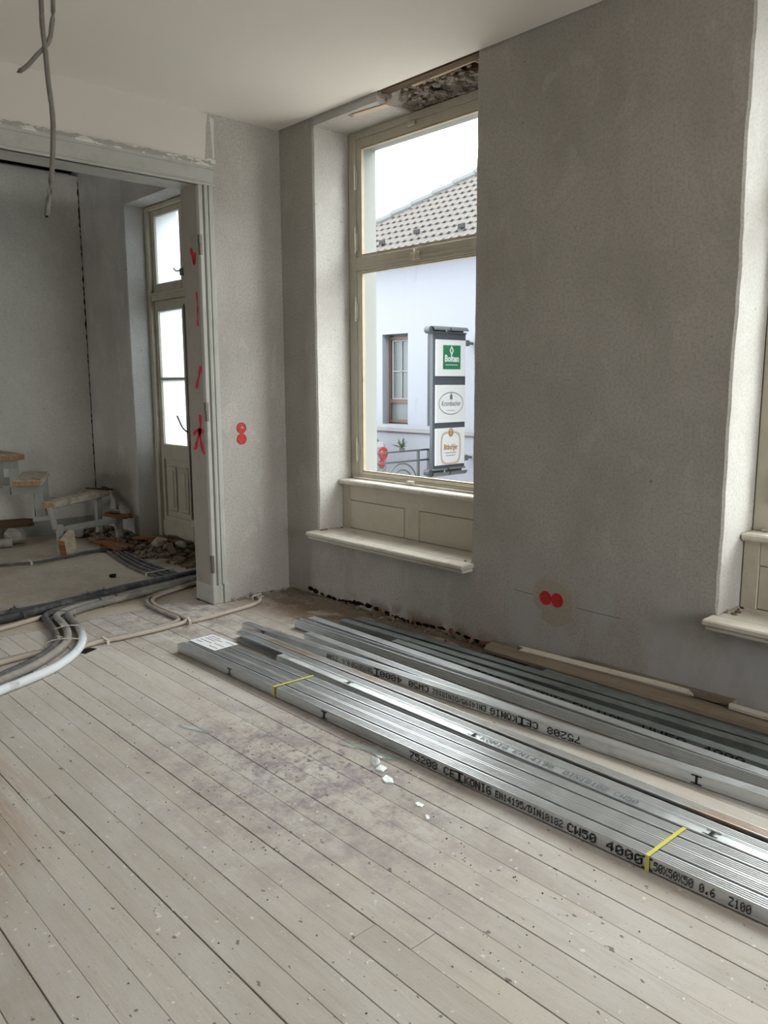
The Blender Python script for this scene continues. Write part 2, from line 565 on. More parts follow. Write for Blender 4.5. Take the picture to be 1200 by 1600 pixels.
def ragged_board(bm, L, w, t, seed, mtx, rag=0.02):
    """plank along local x with splintered ends"""
    rr = random.Random(seed)
    n = 6
    top0 = [(-L / 2 + rr.uniform(0, rag), -w / 2 + w * i / n) for i in range(n + 1)]
    top1 = [(L / 2 - rr.uniform(0, rag), -w / 2 + w * i / n) for i in range(n + 1)]
    lay = []
    for z in (0, t):
        lay.append(([bm.verts.new(mtx @ Vector((x, y, z))) for x, y in top0], [bm.verts.new(mtx @ Vector((x, y, z))) for x, y in top1]))
    (a0, a1), (b0, b1) = lay
    for i in range(n):
        bm.faces.new((b0[i], b1[i], b1[i + 1], b0[i + 1]))
        bm.faces.new((a0[i + 1], a1[i + 1], a1[i], a0[i]))
        bm.faces.new((a0[i], b0[i], b0[i + 1], a0[i + 1]))
        bm.faces.new((a1[i + 1], b1[i + 1], b1[i], a1[i]))
    bm.faces.new((a0[0], a1[0], b1[0], b0[0]))
    bm.faces.new((b0[n], b1[n], a1[n], a0[n]))


def text_mesh(txt, size, name='text', shear=0.0, bold=0.0, sx=1.0):
    cu = bpy.data.curves.new(name, 'FONT')
    cu.body = txt
    cu.size = size
    cu.align_x = 'CENTER'
    cu.shear = shear
    cu.offset = bold
    cu.resolution_u = 2
    o = bpy.data.objects.new(name, cu)
    me = bpy.data.meshes.new_from_object(o)
    bpy.data.objects.remove(o)
    bpy.data.curves.remove(cu)
    bm = bmesh.new()
    bm.from_mesh(me)
    bpy.data.meshes.remove(me)
    for v in bm.verts:
        v.co.x *= sx
    return bm


# ------------------------------------------------------------------ the setting
H = 3.09
TOP = 3.46


def pier(bm, x0, x1, y1, z0, z1, jl=0.0, jr=0.0, seed=1, n=77, y0=0.0, mi_side=1):
    """plastered pier of the front wall, room side at y0, with hand-trowelled corners"""
    rr = random.Random(seed)
    rows = []
    a = b = 0.0
    for k in range(n + 1):
        z = z0 + (z1 - z0) * k / n
        a = 0.8 * a + rr.uniform(-1, 1) * jl * 0.6
        b = 0.8 * b + rr.uniform(-1, 1) * jr * 0.6
        c = 0.010 if z > 0.46 else 0.0003
        a, b = (a, b) if z > 0.46 else (0.0, 0.0)
        fl = x0 + a * 0.6
        fr = x1 + b * 0.6
        rows.append([bm.verts.new(p) for p in ((x0, y1, z), (fl, y0 + c, z), (fl + c, y0, z), (fr - c, y0, z), (fr, y0 + c, z), (x1, y1, z))])
    for A, B in zip(rows, rows[1:]):
        for i in range(6):
            j = (i + 1) % 6
            f = bm.faces.new((A[i], A[j], B[j], B[i]))
            f.material_index = 0 if i in (2, 1, 3) else mi_side
    bm.faces.new(rows[0][::-1])
    bm.faces.new(rows[-1])


bm = bmesh.new()
pier(bm, -1.06, WX[0], 0.33, -0.05, TOP, 0.0, 0.005, 3)
pier(bm, WX[0] + WW, WX[1], 0.33, -0.05, TOP, 0.006, 0.007, 4)
pier(bm, WX[1] + WW, WX[2], 0.33, -0.05, TOP, 0.006, 0.006, 5)
pier(bm, WX[2] + WW, 8.6, 0.33, -0.05, TOP, 0.006, 0, 6)
for x in WX:                                    # wall under the sills
    box(bm, x, x + WW, 0.0, 0.33, -0.05, 0.437)
for x in WX[1:]:                                # lintels
    box(bm, x, x + WW, 0.0, 0.33, 3.04, TOP)
# lintel of the first window: sound on the left, broken open on the right
box(bm, WX[0], 0.96, 0.002, 0.33, 3.04, TOP, 1)
box(bm, 0.96, WX[0] + WW, 0.0, 0.33, 3.30, TOP)
# outer skin with the street openings
ox = [(-2.29, -1.13, 0.0, 2.99)] + [(x + 0.062, x + WW - 0.062, 0.79, 2.965) for x in WX]
edges = [-4.6]
for q in ox:
    box(bm, edges[-1], q[0], 0.33, 0.475, -0.8, 7.0, 2)
    box(bm, q[0], q[1], 0.33, 0.475, -0.8, q[2], 2)
    box(bm, q[0], q[1], 0.33, 0.475, q[3], 7.0, 2)
    edges.append(q[1])
box(bm, edges[-1], 8.9, 0.33, 0.475, -0.8, 7.0, 2)
wf = tag(link('wall_front', bm, ['plaster_front', 'reveal', 'extwhite']), 'grey rough plaster wall with deep window niches', kind='structure')

bm = bmesh.new()                                 # the same wall in the far room
pier(bm, -3.5, -2.36, 0.33, -0.05, TOP, 0, 0.006, 8)
box(bm, -2.36, -1.06, 0.0, 0.33, 2.995, TOP)
tag(link('wall_front', bm, ['plaster_far' if False else 'plaster_left', 'reveal']), kind='structure')

# broken lintel: crumbling masonry slope, timbers
rr = random.Random(11)
bm = bmesh.new()
nx, ny = 70, 26
g = []
for i in range(nx + 1):
    row = []
    x = 0.945 + (1.76 - 0.945) * i / nx
    for j in range(ny + 1):
        t = j / ny
        y = 0.012 + 0.30 * t
        z = 3.17 - 0.09 * t - 0.05 * max(0, t - 0.6)
        z += 0.045 * math.sin(9 * t + 3 * math.sin(x * 7)) * (1 - t)
        z += rr.uniform(-1, 1) * (0.016 if 0.02 < t < 0.98 else 0.004)
        if i < 8:
            z = z * (i / 8) + 3.038 * (1 - i / 8) + 0.0
        if j > ny - 3:
            z = min(z, 3.05)
        row.append(bm.verts.new((x, y, z)))
    g.append(row)
for i in range(nx):
    for j in range(ny):
        bm.faces.new((g[i][j], g[i][j + 1], g[i + 1][j + 1], g[i + 1][j]))
tag(link('crumbling_masonry', bm, 'mortar', wf), 'crumbling masonry where the plaster above the window has fallen', kind='stuff')
bm = bmesh.new()
for k in range(220):
    t = rr.random() ** 0.7
    x = rr.uniform(0.97, 1.70)
    s = rr.uniform(0.006, 0.022)
    rough_lump(bm, (x, 0.03 + 0.27 * t, 3.16 - 0.105 * t + rr.uniform(-.012, .006)), (s * 1.5, s, s * .8), k, 0, 1)
tag(link('mortar_crumb', bm, 'mortar', wf), kind='stuff')
bm = bmesh.new()
ragged_board(bm, 0.62, 0.05, 0.03, 5, Matrix.Translation((1.40, 0.10, 3.105)) @ Matrix.Rotation(-0.04, 4, 'Z'), 0.05)
tag(link('timber_batten', bm, 'palewood', wf), 'pale split batten in the broken lintel')
bm = bmesh.new()
ragged_board(bm, 0.80, 0.06, 0.06, 6, Matrix.Translation((1.36, 0.035, 3.085)), 0.05)
tag(link('timber_batten', bm, 'darkwood', wf), 'dark old timber at the ceiling edge of the broken lintel')
bm = bmesh.new()
ragged_board(bm, 0.66, 0.035, 0.03, 7, Matrix.Translation((1.40, 0.175, 3.095)) @ Matrix.Rotation(0.05, 4, 'Z'), 0.04)
link('timber_batten', bm, 'darkwood', wf)
bm = bmesh.new()                                   # reed mat scrap on the sound soffit
ragged_board(bm, 0.34, 0.05, 0.004, 8, Matrix.Translation((0.83, 0.07, 3.034)) @ Matrix.Rotation(0.10, 4, 'Z'), 0.06)
tag(link('bare_patch', bm, 'peach', wf), 'bare orange patch in the soffit plaster')

# partition wall with the wide opening
bm = bmesh.new()
PO0, PO1, PZ = -0.62, -2.55, 2.665
pier(bm, -0.1, 0.0, -0.19, 0, 1) if False else None
box(bm, -0.19, 0.0, PO0, 0.0, -0.05, H)
box(bm, -0.19, 0.0, -6.2, PO1, -0.05, H)
wl = tag(link('wall_left', bm, 'plaster_left'), 'grey plaster partition with wide opening', kind='structure')
bm = bmesh.new()
box(bm, -0.19, 0.004, PO1 - 0.2, -0.575, 2.775, H)
rr = random.Random(2)
# ragged right-hand edge of the white board
pts = [(0.0045, -0.58, 2.80), (0.0045, -0.566, 2.805), (0.0045, -0.556, 2.90), (0.0045, -0.550, 3.00), (0.0045, -0.536, 3.085), (0.0045, -0.58, 3.085)]
vs = [bm.verts.new(p) for p in pts]
bm.faces.new(vs)
pts = [(0.0025, -0.505, 2.83), (0.0025, -0.492, 2.835), (0.0025, -0.497, 2.93), (0.0025, -0.490, 3.06), (0.0025, -0.522, 3.07), (0.0025, -0.512, 2.98)]
bm.faces.new([bm.verts.new(p) for p in pts])
pts = [(0.0025, -0.585, 2.80), (0.0025, -0.490, 2.80), (0.0025, -0.488, 2.822), (0.0025, -0.53, 2.828), (0.0025, -0.56, 2.815)]
bm.faces.new([bm.verts.new(p) for p in pts])
link('white_board', bm, 'whiteboard', wl)

bm = bmesh.new()
box(bm, -3.5, -3.3, -5.2, 0.0, -0.05, 3.40)
tag(link('wall_far', bm, 'plaster_far'), 'pale wall behind the stair', kind='structure')
bm = bmesh.new()
box(bm, -3.8, -3.5, -5.2, 0.33, -0.05, 3.8)
box(bm, -3.5, -2.45, -5.4, -5.2, -0.05, 3.8)
box(bm, -1.55, -0.19, -5.4, -5.2, -0.05, 3.8)
box(bm, -2.45, -1.55, -5.4, -5.2, -0.05, 0.9)
box(bm, -2.45, -1.55, -5.4, -5.2, 2.2, 3.8)
tag(link('wall_rear', bm, 'plaster_far'), kind='structure')
bm = bmesh.new()
box(bm, -3.3, -3.285, -5.2, -0.05, 0.0, 0.14)
tag(link('baseboard_far', bm, 'steel_green'), kind='structure')
bm = bmesh.new()
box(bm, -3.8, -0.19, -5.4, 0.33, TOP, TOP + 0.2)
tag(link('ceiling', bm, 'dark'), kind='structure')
bm = bmesh.new()
box(bm, -0.19, 8.9, -6.4, -0.006, H, H + 0.16)
ce = tag(link('ceiling', bm, 'ceiling'), 'smooth white ceiling', kind='structure')
bm = bmesh.new()
box(bm, -0.19, 8.9, -6.5, -6.2, -0.05, H)
tag(link('wall_rear', bm, 'plaster_left'), kind='structure')
bm = bmesh.new()
RO = [(-2.75, -1.05)]
yy = -6.5
for a, b in RO:
    box(bm, 8.6, 8.9, yy, a, -0.05, H)
    box(bm, 8.6, 8.9, a, b, -0.05, 0.5)
    box(bm, 8.6, 8.9, a, b, 3.0, H)
    yy = b
box(bm, 8.6, 8.9, yy, 0.0, -0.05, H)
tag(link('wall_right', bm, 'plaster_left'), kind='structure')
bm = bmesh.new()                                   # unseen storeys above, added to cut sky light on the house across
box(bm, -3.8, 8.9, -6.5, 0.33, 3.66, 7.0)
tag(link('wall_upper_storey_sky_block', bm, 'facade_grey'), kind='structure')

# floor
bm = bmesh.new()
box(bm, -0.3, 8.9, -6.4, 0.33, -0.2, -0.028)
fl = tag(link('floor', bm, 'dark'), 'worn narrow floorboards washed pale grey', kind='structure')
PITCH = 0.0945
rr = random.Random(21)
k0 = -2.2527
ys = [k0 + PITCH * i for i in range(-42, 25)]
for i, y in enumerate(ys):
    if y > 0.0 or y < -6.3:
        continue
    y1 = min(y + PITCH, 0.0)
    xs = [-0.19 if y1 < PO0 + 0.02 else 0.0]
    if rr.random() < 0.3:
        xs.append(rr.uniform(1.0, 5.5))
    if abs(y - (k0 + 2 * PITCH)) < 1e-3:
        xs = [-0.19, 3.13]
    xs.append(8.6)
    for a, b in zip(xs, xs[1:]):
        g = 0.0005 + rr.random() * 0.0008
        dz = rr.uniform(-0.0025, 0.001)
        c = 0.0012
        t = bmesh.new()
        A = (a + 0.001, y + g)
        B = (b - 0.001, y1 - g)
        hexa(t, [(A[0], A[1], -.027), (B[0], A[1], -.027), (B[0], B[1], -.027), (A[0], B[1], -.027),
                 (A[0], A[1], dz), (B[0], A[1], dz), (B[0], B[1], dz), (A[0], B[1], dz)])
        te = [e for e in t.edges if all(v.co.z > -0.01 for v in e.verts)]
        bmesh.ops.bevel(t, geom=te, offset=c, segments=1, affect='EDGES')
        link('floor_board', t, 'board', fl)

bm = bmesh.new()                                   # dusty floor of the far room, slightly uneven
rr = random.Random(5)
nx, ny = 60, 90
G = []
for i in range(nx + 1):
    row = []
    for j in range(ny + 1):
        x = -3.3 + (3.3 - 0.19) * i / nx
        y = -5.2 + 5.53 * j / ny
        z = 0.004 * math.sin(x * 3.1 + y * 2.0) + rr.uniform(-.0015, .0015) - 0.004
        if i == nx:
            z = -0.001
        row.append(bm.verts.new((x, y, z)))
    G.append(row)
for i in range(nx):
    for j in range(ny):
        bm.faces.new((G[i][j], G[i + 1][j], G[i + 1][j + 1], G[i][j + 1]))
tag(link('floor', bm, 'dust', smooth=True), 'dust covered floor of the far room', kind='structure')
bm = bmesh.new()
box(bm, -3.8, -0.19, -5.4, 0.33, -0.2, -0.02)
tag(link('floor', bm, 'dark'), kind='structure')
bm = bmesh.new()                                   # dark slot cut through two boards beside the conduits
v = [bm.verts.new(p) for p in ((0.33, -1.70, 0.0015), (0.42, -1.66, 0.0015), (0.38, -1.575, 0.0015), (0.335, -1.60, 0.0015))]
bm.faces.new(v)
tag(link('floor_slot', bm, 'dark', fl), 'dark slot cut through the boards')


# casing of the opening: one moulded section swept round the opening
def sweep_yz(bm, path, prof):
    n = len(path)
    rows = []
    for i, p in enumerate(path):
        d0 = (Vector(path[i]) - Vector(path[i - 1])).normalized() if i else None
        d1 = (Vector(path[i + 1]) - Vector(path[i])).normalized() if i < n - 1 else None
        def nor(d):
            return Vector((d.y, -d.x))
        if d0 is None:
            m = nor(d1)
        elif d1 is None:
            m = nor(d0)
        else:
            m = nor(d0) + nor(d1)
            m = m / m.dot(nor(d0))
        rows.append([bm.verts.new((v, p[0] + m.x * u, p[1] + m.y * u)) for u, v in prof])
    k = len(prof)
    for A, B in zip(rows, rows[1:]):
        for i in range(k - 1):
            bm.faces.new((A[i], A[i + 1], B[i + 1], B[i]))
    bm.faces.new(rows[0])
    bm.faces.new(rows[-1][::-1])


bm = bmesh.new()
prof = [(0.0, -0.19), (0.0, 0.022), (0.004, 0.026), (0.026, 0.026), (0.028, 0.010), (0.036, 0.010), (0.040, 0.030), (0.054, 0.034),
        (0.062, 0.030), (0.066, 0.012), (0.073, 0.012), (0.076, 0.024), (0.098, 0.026), (0.108, 0.020), (0.110, 0.0005)]
sweep_yz(bm, [(-0.632, 0.0), (-0.632, 2.662)], prof)
sweep_yz(bm, [(-2.55, 2.662), (-2.55, 0.0)], prof)
box(bm, -0.19, 0.022, -2.66, -0.520, 2.655, 2.775)
bbox(bm, 0.0, 0.034, -2.66, -0.515, 2.655, 2.672, 0.003)
bbox(bm, 0.0, 0.030, -2.66, -0.515, 2.755, 2.779, 0.003)
bmesh.ops.recalc_face_normals(bm, faces=bm.faces)
tr = tag(link('trim_1', bm, 'casing'), 'moulded grey painted casing around the wide opening', kind='structure')
bm = bmesh.new()
box(bm, -0.19, -0.001, -0.6335, -0.632, 0.0, 2.655)
link('jamb_lining', bm, 'jamb', tr)
bm = bmesh.new()                                    # flaking cornice on the head casing
rr = random.Random(9)
prev = None
n = 90
for i in range(n + 1):
    y = -2.66 + (2.66 - 0.53) * i / n
    h = 0.028 + rr.uniform(-.005, .008)
    q = [bm.verts.new(p) for p in ((0.0, y, 2.772), (0.030, y, 2.772), (0.032, y, 2.778), (0.016, y, 2.776 + h), (0.0, y, 2.780 + h))]
    if prev:
        for k in range(4):
            bm.faces.new((prev[k], prev[k + 1], q[k + 1], q[k]))
    prev = q
bmesh.ops.recalc_face_normals(bm, faces=bm.faces)
tag(link('cornice', bm, 'flaky', tr), 'flaking upper moulding of the head casing')
bm = bmesh.new()
bbox(bm, -0.192, 0.036, -0.638, -0.600, 0.0, 0.125, 0.004)
bbox(bm, 0.0, 0.030, -0.600, -0.556, 0.0, 0.120, 0.003)
bbox(bm, 0.0, 0.042, -0.556, -0.510, 0.0, 0.130, 0.004)
tag(link('plinth_block', bm, 'casing', tr), 'plinth block at the foot of the casing')
for z in (2.30, 1.27, 0.27):
    bm = bmesh.new()
    bbox(bm, 0.004, 0.0285, -0.634, -0.616, z - 0.06, z + 0.06, 0.002)
    bbox(bm, 0.010, 0.034, -0.640, -0.624, z + 0.005, z + 0.06, 0.002)
    link('hinge_plate', bm, 'hinge', tr)
# red spray marks on the inner face of the jamb
STROKES = [([(-0.087, 2.291), (-0.070, 2.25), (-0.054, 2.194), (-0.040, 2.24), (-0.030, 2.26)], 0.017),
           ([(-0.036, 2.02), (-0.030, 1.93), (-0.037, 1.81)], 0.010),
           ([(-0.019, 1.56), (-0.045, 1.50), (-0.064, 1.465), (-0.084, 1.42)], 0.017),
           ([(-0.052, 1.25), (-0.055, 1.18), (-0.090, 1.10), (-0.130, 1.03), (-0.146, 1.035)], 0.019),
           ([(-0.150, 1.12), (-0.090, 1.15), (-0.045, 1.15), (-0.020, 1.14)], 0.015),
           ([(-0.065, 1.16), (-0.055, 1.08), (-0.035, 1.02), (-0.012, 1.00)], 0.019)]
for st, w in STROKES:
    bm = bmesh.new()
    pp = spline([(x, -0.6345, z) for x, z in st], 0.01)
    prev = None
    for i, p in enumerate(pp):
        t = (pp[min(i + 1, len(pp) - 1)] - pp[max(i - 1, 0)]).normalized()
        s = Vector((t.z, 0, -t.x))
        ww = w * (0.8 + 0.25 * math.sin(i * 0.7))
        q = [bm.verts.new(p + s * ww), bm.verts.new(p - s * ww)]
        if prev:
            bm.faces.new((prev[0], prev[1], q[1], q[0]))
        prev = q
    link('spray_mark', bm, 'spray', tr)


# ------------------------------------------------------------------ windows
def window(x, idx):
    """box window in its niche; x is the inner left edge of the niche"""
    w = empty('window_%d' % idx, (0, 0, 0))
    tag(w, None, None, None, 'structure')
    e_ = x + WW
    bm = bmesh.new()
    ring(bm, x + 0.004, e_ - 0.004, 0.80, 3.04, 0.072, 0.072, 0.03, 0.045, 0.285, 0.33)
    bbox(bm, x + 0.076, e_ - 0.076, 0.280, 0.33, 2.178, 2.262, 0.004)
    bbox(bm, x + 0.076, e_ - 0.076, 0.272, 0.285, 2.195, 2.215, 0.003)
    fr = link('window_frame', bm, 'cream_dull', w)
    bm = bmesh.new()
    ring(bm, x + 0.076, e_ - 0.076, 2.262, 2.995, 0.036, 0.036, 0.012, 0.054, 0.292, 0.325)
    us = link('upper_sash', bm, 'cream_dull', w)
    bm = bmesh.new()
    ring(bm, x + 0.112, e_ - 0.112, 2.274, 2.941, 0.008, 0.008, 0.008, 0.010, 0.296, 0.320, 0.001)
    link('glazing_bead', bm, 'creambrown', us)
    bm = bmesh.new()
    box(bm, x + 0.112, e_ - 0.112, 0.310, 0.314, 2.274, 2.941)
    link('glass_pane', bm, 'glass', us)
    bm = bmesh.new()
    ring(bm, x + 0.076, e_ - 0.076, 0.83, 2.178, 0.036, 0.036, 0.022, 0.012, 0.292, 0.325)
    ls = link('lower_sash', bm, 'cream', w)
    bm = bmesh.new()
    ring(bm, x + 0.112, e_ - 0.112, 0.852, 2.166, 0.008, 0.008, 0.008, 0.006, 0.296, 0.320, 0.001)
    link('glazing_bead', bm, 'creambrown', ls)
    bm = bmesh.new()
    box(bm, x + 0.112, e_ - 0.112, 0.310, 0.314, 0.852, 2.166)
    link('glass_pane', bm, 'glass', ls)
    for z in (2.76, 2.37, 1.93, 1.00):
        bm = bmesh.new()
        cyl(bm, (x + 0.074, 0.276, z - 0.075), (x + 0.074, 0.276, z + 0.045), 0.0075, 8)
        cyl(bm, (x + 0.074, 0.276, z + 0.045), (x + 0.074, 0.276, z + 0.085), 0.006, 8, 0.003)
        bbox(bm, x + 0.062, x + 0.087, 0.280, 0.2915, z - 0.06, z + 0.04, 0.001)
        link('hinge', bm, 'cream_dull', w)
    bm = bmesh.new()
    cx = x + 0.64
    bbox(bm, cx - 0.035, cx + 0.035, 0.266, 0.281, 2.19, 2.235, 0.003)
    bbox(bm, cx - 0.008, cx + 0.008, 0.252, 0.268, 2.185, 2.25, 0.003)
    cyl(bm, (cx - 0.03, 0.262, 2.225), (cx - 0.03, 0.272, 2.225), 0.010, 8)
    cyl(bm, (cx + 0.03, 0.262, 2.225), (cx + 0.03, 0.272, 2.225), 0.010, 8)
    link('latch', bm, 'cream', w)
    bm = bmesh.new()
    cx = x + 0.60
    bbox(bm, cx - 0.025, cx + 0.035, 0.262, 0.29, 0.805, 0.832, 0.004)
    cyl(bm, (cx, 0.258, 0.82), (cx, 0.268, 0.82), 0.012, 8)
    link('catch', bm, 'cream', w)
    bm = bmesh.new()
    bbox(bm, cx - 0.03, cx + 0.03, 0.268, 0.29, 2.965, 2.99, 0.003)
    link('catch', bm, 'cream_dull', w)
    # upper sill with rounded nose
    bm = bmesh.new()
    bbox(bm, x + 0.003, e_ - 0.003, 0.168, 0.345, 0.770, 0.802, 0.008)
    bbox(bm, x + 0.05, e_ - 0.05, 0.262, 0.345, 0.802, 0.815, 0.003)
    link('upper_sill', bm, 'sill', w)
    # panelled apron under it
    bm = bmesh.new()
    bbox(bm, x + 0.003, e_ - 0.003, 0.226, 0.33, 0.45, 0.775, 0.002)
    bbox(bm, x + 0.003, x + 0.075, 0.208, 0.228, 0.462, 0.772, 0.004)
    bbox(bm, e_ - 0.075, e_ - 0.003, 0.208, 0.228, 0.462, 0.772, 0.004)
    bbox(bm, x + 0.075, e_ - 0.075, 0.208, 0.228, 0.662, 0.772, 0.004)
    m_ = x + WW / 2
    bbox(bm, m_ - 0.07, m_ + 0.07, 0.206, 0.228, 0.462, 0.715, 0.010)
    bbox(bm, m_ - 0.055, m_ + 0.055, 0.2065, 0.228, 0.70, 0.728, 0.008)
    ap = link('apron', bm, 'cream_dull', w)
    for a, b in ((x + 0.077, m_ - 0.071), (m_ + 0.071, e_ - 0.077)):
        bm = bmesh.new()
        bbox(bm, a, b, 0.2115, 0.227, 0.470, 0.658, 0.002)
        link('apron_panel', bm, 'cream_dull', ap)
    # lower sill with moulded front
    bm = bmesh.new()
    bbox(bm, x - 0.02, e_ + 0.03, -0.105, -0.002, 0.440, 0.467, 0.006)
    bbox(bm, x + 0.003, e_ - 0.003, -0.003, 0.212, 0.440, 0.467, 0.002)
    bbox(bm, x - 0.012, e_ + 0.022, -0.088, -0.003, 0.418, 0.440, 0.006)
    link('lower_sill', bm, 'sill', w)
    # curled flakes of paint and plaster at the sill corners
    bm = bmesh.new()
    rr = random.Random(idx)
    for k in range(16):
        s = rr.uniform(0.004, 0.011)
        cxk = rr.choice((x + rr.uniform(0.0, 0.05), e_ - rr.uniform(0.0, 0.05)))
        rough_lump(bm, (cxk, rr.uniform(-0.02, 0.19), 0.470), (s * 1.4, s, s * 0.6), k + 50, 0, 1)
    tag(link('paint_flake', bm, 'rubble', w), kind='stuff')
    return w


tag(window(WX[0], 1), 'old cream window with transom, deep sill and panelled apron')
tag(window(WX[1], 2), 'second cream window cut off by the right edge')
window(WX[2], 3)

# balcony style door of the far room
d1 = tag(empty('door_1'), 'olive grey glazed double door with fanlight', kind='structure')
DX0, DX1 = -2.36, -1.06
bm = bmesh.new()
bbox(bm, DX0 + 0.002, DX0 + 0.055, 0.19, 0.30, 0.0, 2.99, 0.004)
bbox(bm, DX1 - 0.055, DX1 - 0.002, 0.19, 0.30, 0.0, 2.99, 0.004)
bbox(bm, DX0 + 0.055, DX1 - 0.055, 0.19, 0.30, 2.955, 2.99, 0.004)
bbox(bm, DX0 + 0.055, DX1 - 0.055, 0.20, 0.30, 2.185, 2.255, 0.004)
bbox(bm, DX0 + 0.055, DX1 - 0.055, 0.185, 0.215, 2.225, 2.25, 0.004)
bbox(bm, DX0 + 0.055, DX1 - 0.055, 0.19, 0.33, -0.02, 0.025, 0.004)
link('door_frame', bm, 'doorpaint', d1)


def leaf(x0, x1, hand):
    bm = bmesh.new()
    ring(bm, x0, x1, 0.03, 2.18, 0.045, 0.075, 0.20, 0.085, 0.225, 0.275)
    bbox(bm, x0 + 0.045, x1 - 0.075, 0.225, 0.275, 0.76, 0.895, 0.004)
    bbox(bm, x0 + 0.045, x1 - 0.075, 0.245, 0.265, 0.23, 0.76, 0.001)
    bbox(bm, x0 + 0.045, x1 - 0.075, 0.228, 0.27, 1.48, 1.505, 0.003)
    bbox(bm, x0, x1, 0.212, 0.226, 0.045, 0.19, 0.005)
    lf = link('door_leaf', bm, 'doorpaint', d1)
    m_ = (x0 + 0.045 + x1 - 0.075) / 2
    for a, b in ((x0 + 0.075, m_ - 0.025), (m_ + 0.025, x1 - 0.105)):
        bm = bmesh.new()
        bbox(bm, a, b, 0.228, 0.246, 0.28, 0.70, 0.012)
        bbox(bm, a + 0.03, b - 0.03, 0.220, 0.229, 0.32, 0.66, 0.004)
        link('raised_panel', bm, 'doorpaint', lf)
    for z0, z1 in ((0.895, 1.48), (1.505, 2.095)):
        bm = bmesh.new()
        box(bm, x0 + 0.045, x1 - 0.075, 0.248, 0.252, z0, z1)
        link('glass_pane', bm, 'frosted', lf)
    bm = bmesh.new()
    ring(bm, x0 + 0.04, x1 - 0.07, 0.89, 2.10, 0.016, 0.012, 0.012, 0.012, 0.228, 0.248, 0.001)
    link('glazing_bead', bm, 'cream', lf)
    if hand:
        bm = bmesh.new()
        cyl(bm, (x1 - 0.02, 0.214, 0.25), (x1 - 0.02, 0.214, 2.12), 0.008, 8)
        bbox(bm, x1 - 0.04, x1 - 0.005, 0.208, 0.226, 0.95, 1.17, 0.003)
        link('espagnolette', bm, 'hinge', lf)
        bm = bmesh.new()
        tube(bm, [(x1 - 0.02, 0.205, 1.03), (x1 - 0.02, 0.165, 1.06), (x1 - 0.055, 0.160, 1.10), (x1 - 0.11, 0.158, 1.17)], 0.007, 8)
        link('door_handle', bm, 'tie', lf)
    # transom light above
    bm = bmesh.new()
    ring(bm, x0, x1, 2.255, 2.955, 0.05, 0.06, 0.07, 0.045, 0.225, 0.275)
    tl = link('fanlight', bm, 'doorpaint', d1)
    bm = bmesh.new()
    box(bm, x0 + 0.05, x1 - 0.06, 0.248, 0.252, 2.325, 2.91)
    link('glass_pane', bm, 'frosted', tl)
    bm = bmesh.new()
    ring(bm, x0 + 0.045, x1 - 0.055, 2.32, 2.915, 0.014, 0.012, 0.012, 0.012, 0.228, 0.248, 0.001)
    link('glazing_bead', bm, 'cream', tl)
    if hand:
        bm = bmesh.new()
        bbox(bm, x1 - 0.05, x1 - 0.01, 0.205, 0.226, 2.36, 2.42, 0.003)
        tube(bm, [(x1 - 0.03, 0.205, 2.40), (x1 - 0.055, 0.175, 2.395), (x1 - 0.085, 0.172, 2.42)], 0.006, 8)
        link('fanlight_catch', bm, 'hinge', tl)


leaf(DX0 + 0.055, -1.735, True)
leaf(-1.725, DX1 - 0.055, False)

# ------------------------------------------------------------------ red socket boxes
def socket(loc, axis, label, holes):
    """flush box with red signal cover; axis 'y' faces -y, 'x' faces +x"""
    o = empty('socket_box', loc)
    tag(o, label, 'socket box', 'red flush socket boxes in the plaster')
    mt = Matrix.Identity(4) if axis == 'y' else Matrix.Rotation(math.pi / 2, 4, 'Z')
    bm = bmesh.new()
    n = 28
    prof = [(0.0365, 0.0), (0.0365, -0.004), (0.034, -0.0055), (0.0315, -0.004), (0.0315, 0.0)]
    rows = []
    for r, y in prof:
        rows.append([bm.verts.new(mt @ Vector((r * math.cos(6.2832 * i / n), y, r * math.sin(6.2832 * i / n)))) for i in range(n)])
    for A, B in zip(rows, rows[1:]):
        for i in range(n):
            bm.faces.new((A[i], A[(i + 1) % n], B[(i + 1) % n], B[i]))
    link('box_rim', bm, 'red', o)
    bm = bmesh.new()
    cyl(bm, mt @ Vector((0, 0.0, 0)), mt @ Vector((0, -0.0032, 0)), 0.0312, 24)
    for dx, dz in ((0.012, 0.012), (-0.012, -0.012)):
        bbox(bm, dx - 0.009, dx + 0.009, -0.006, -0.003, dz - 0.002, dz + 0.002, 0.001, mt)
    cov = link('cover', bm, 'red', o)
    for a in (0.5, 3.6):
        bm = bmesh.new()
        p = Vector((0.024 * math.cos(a), -0.0034, 0.024 * math.sin(a)))
        cyl(bm, mt @ p, mt @ (p + Vector((0, -0.0006, 0))), 0.0028, 8)
        link('screw', bm, 'dark', cov)
    if holes:
        bm = bmesh.new()
        rough_lump(bm, mt @ Vector((0.004, -0.004, 0.003)), (0.010, 0.003, 0.009), 3)
        tag(link('plaster_splash', bm, 'patch', cov), 'pale plaster splash on the cover')


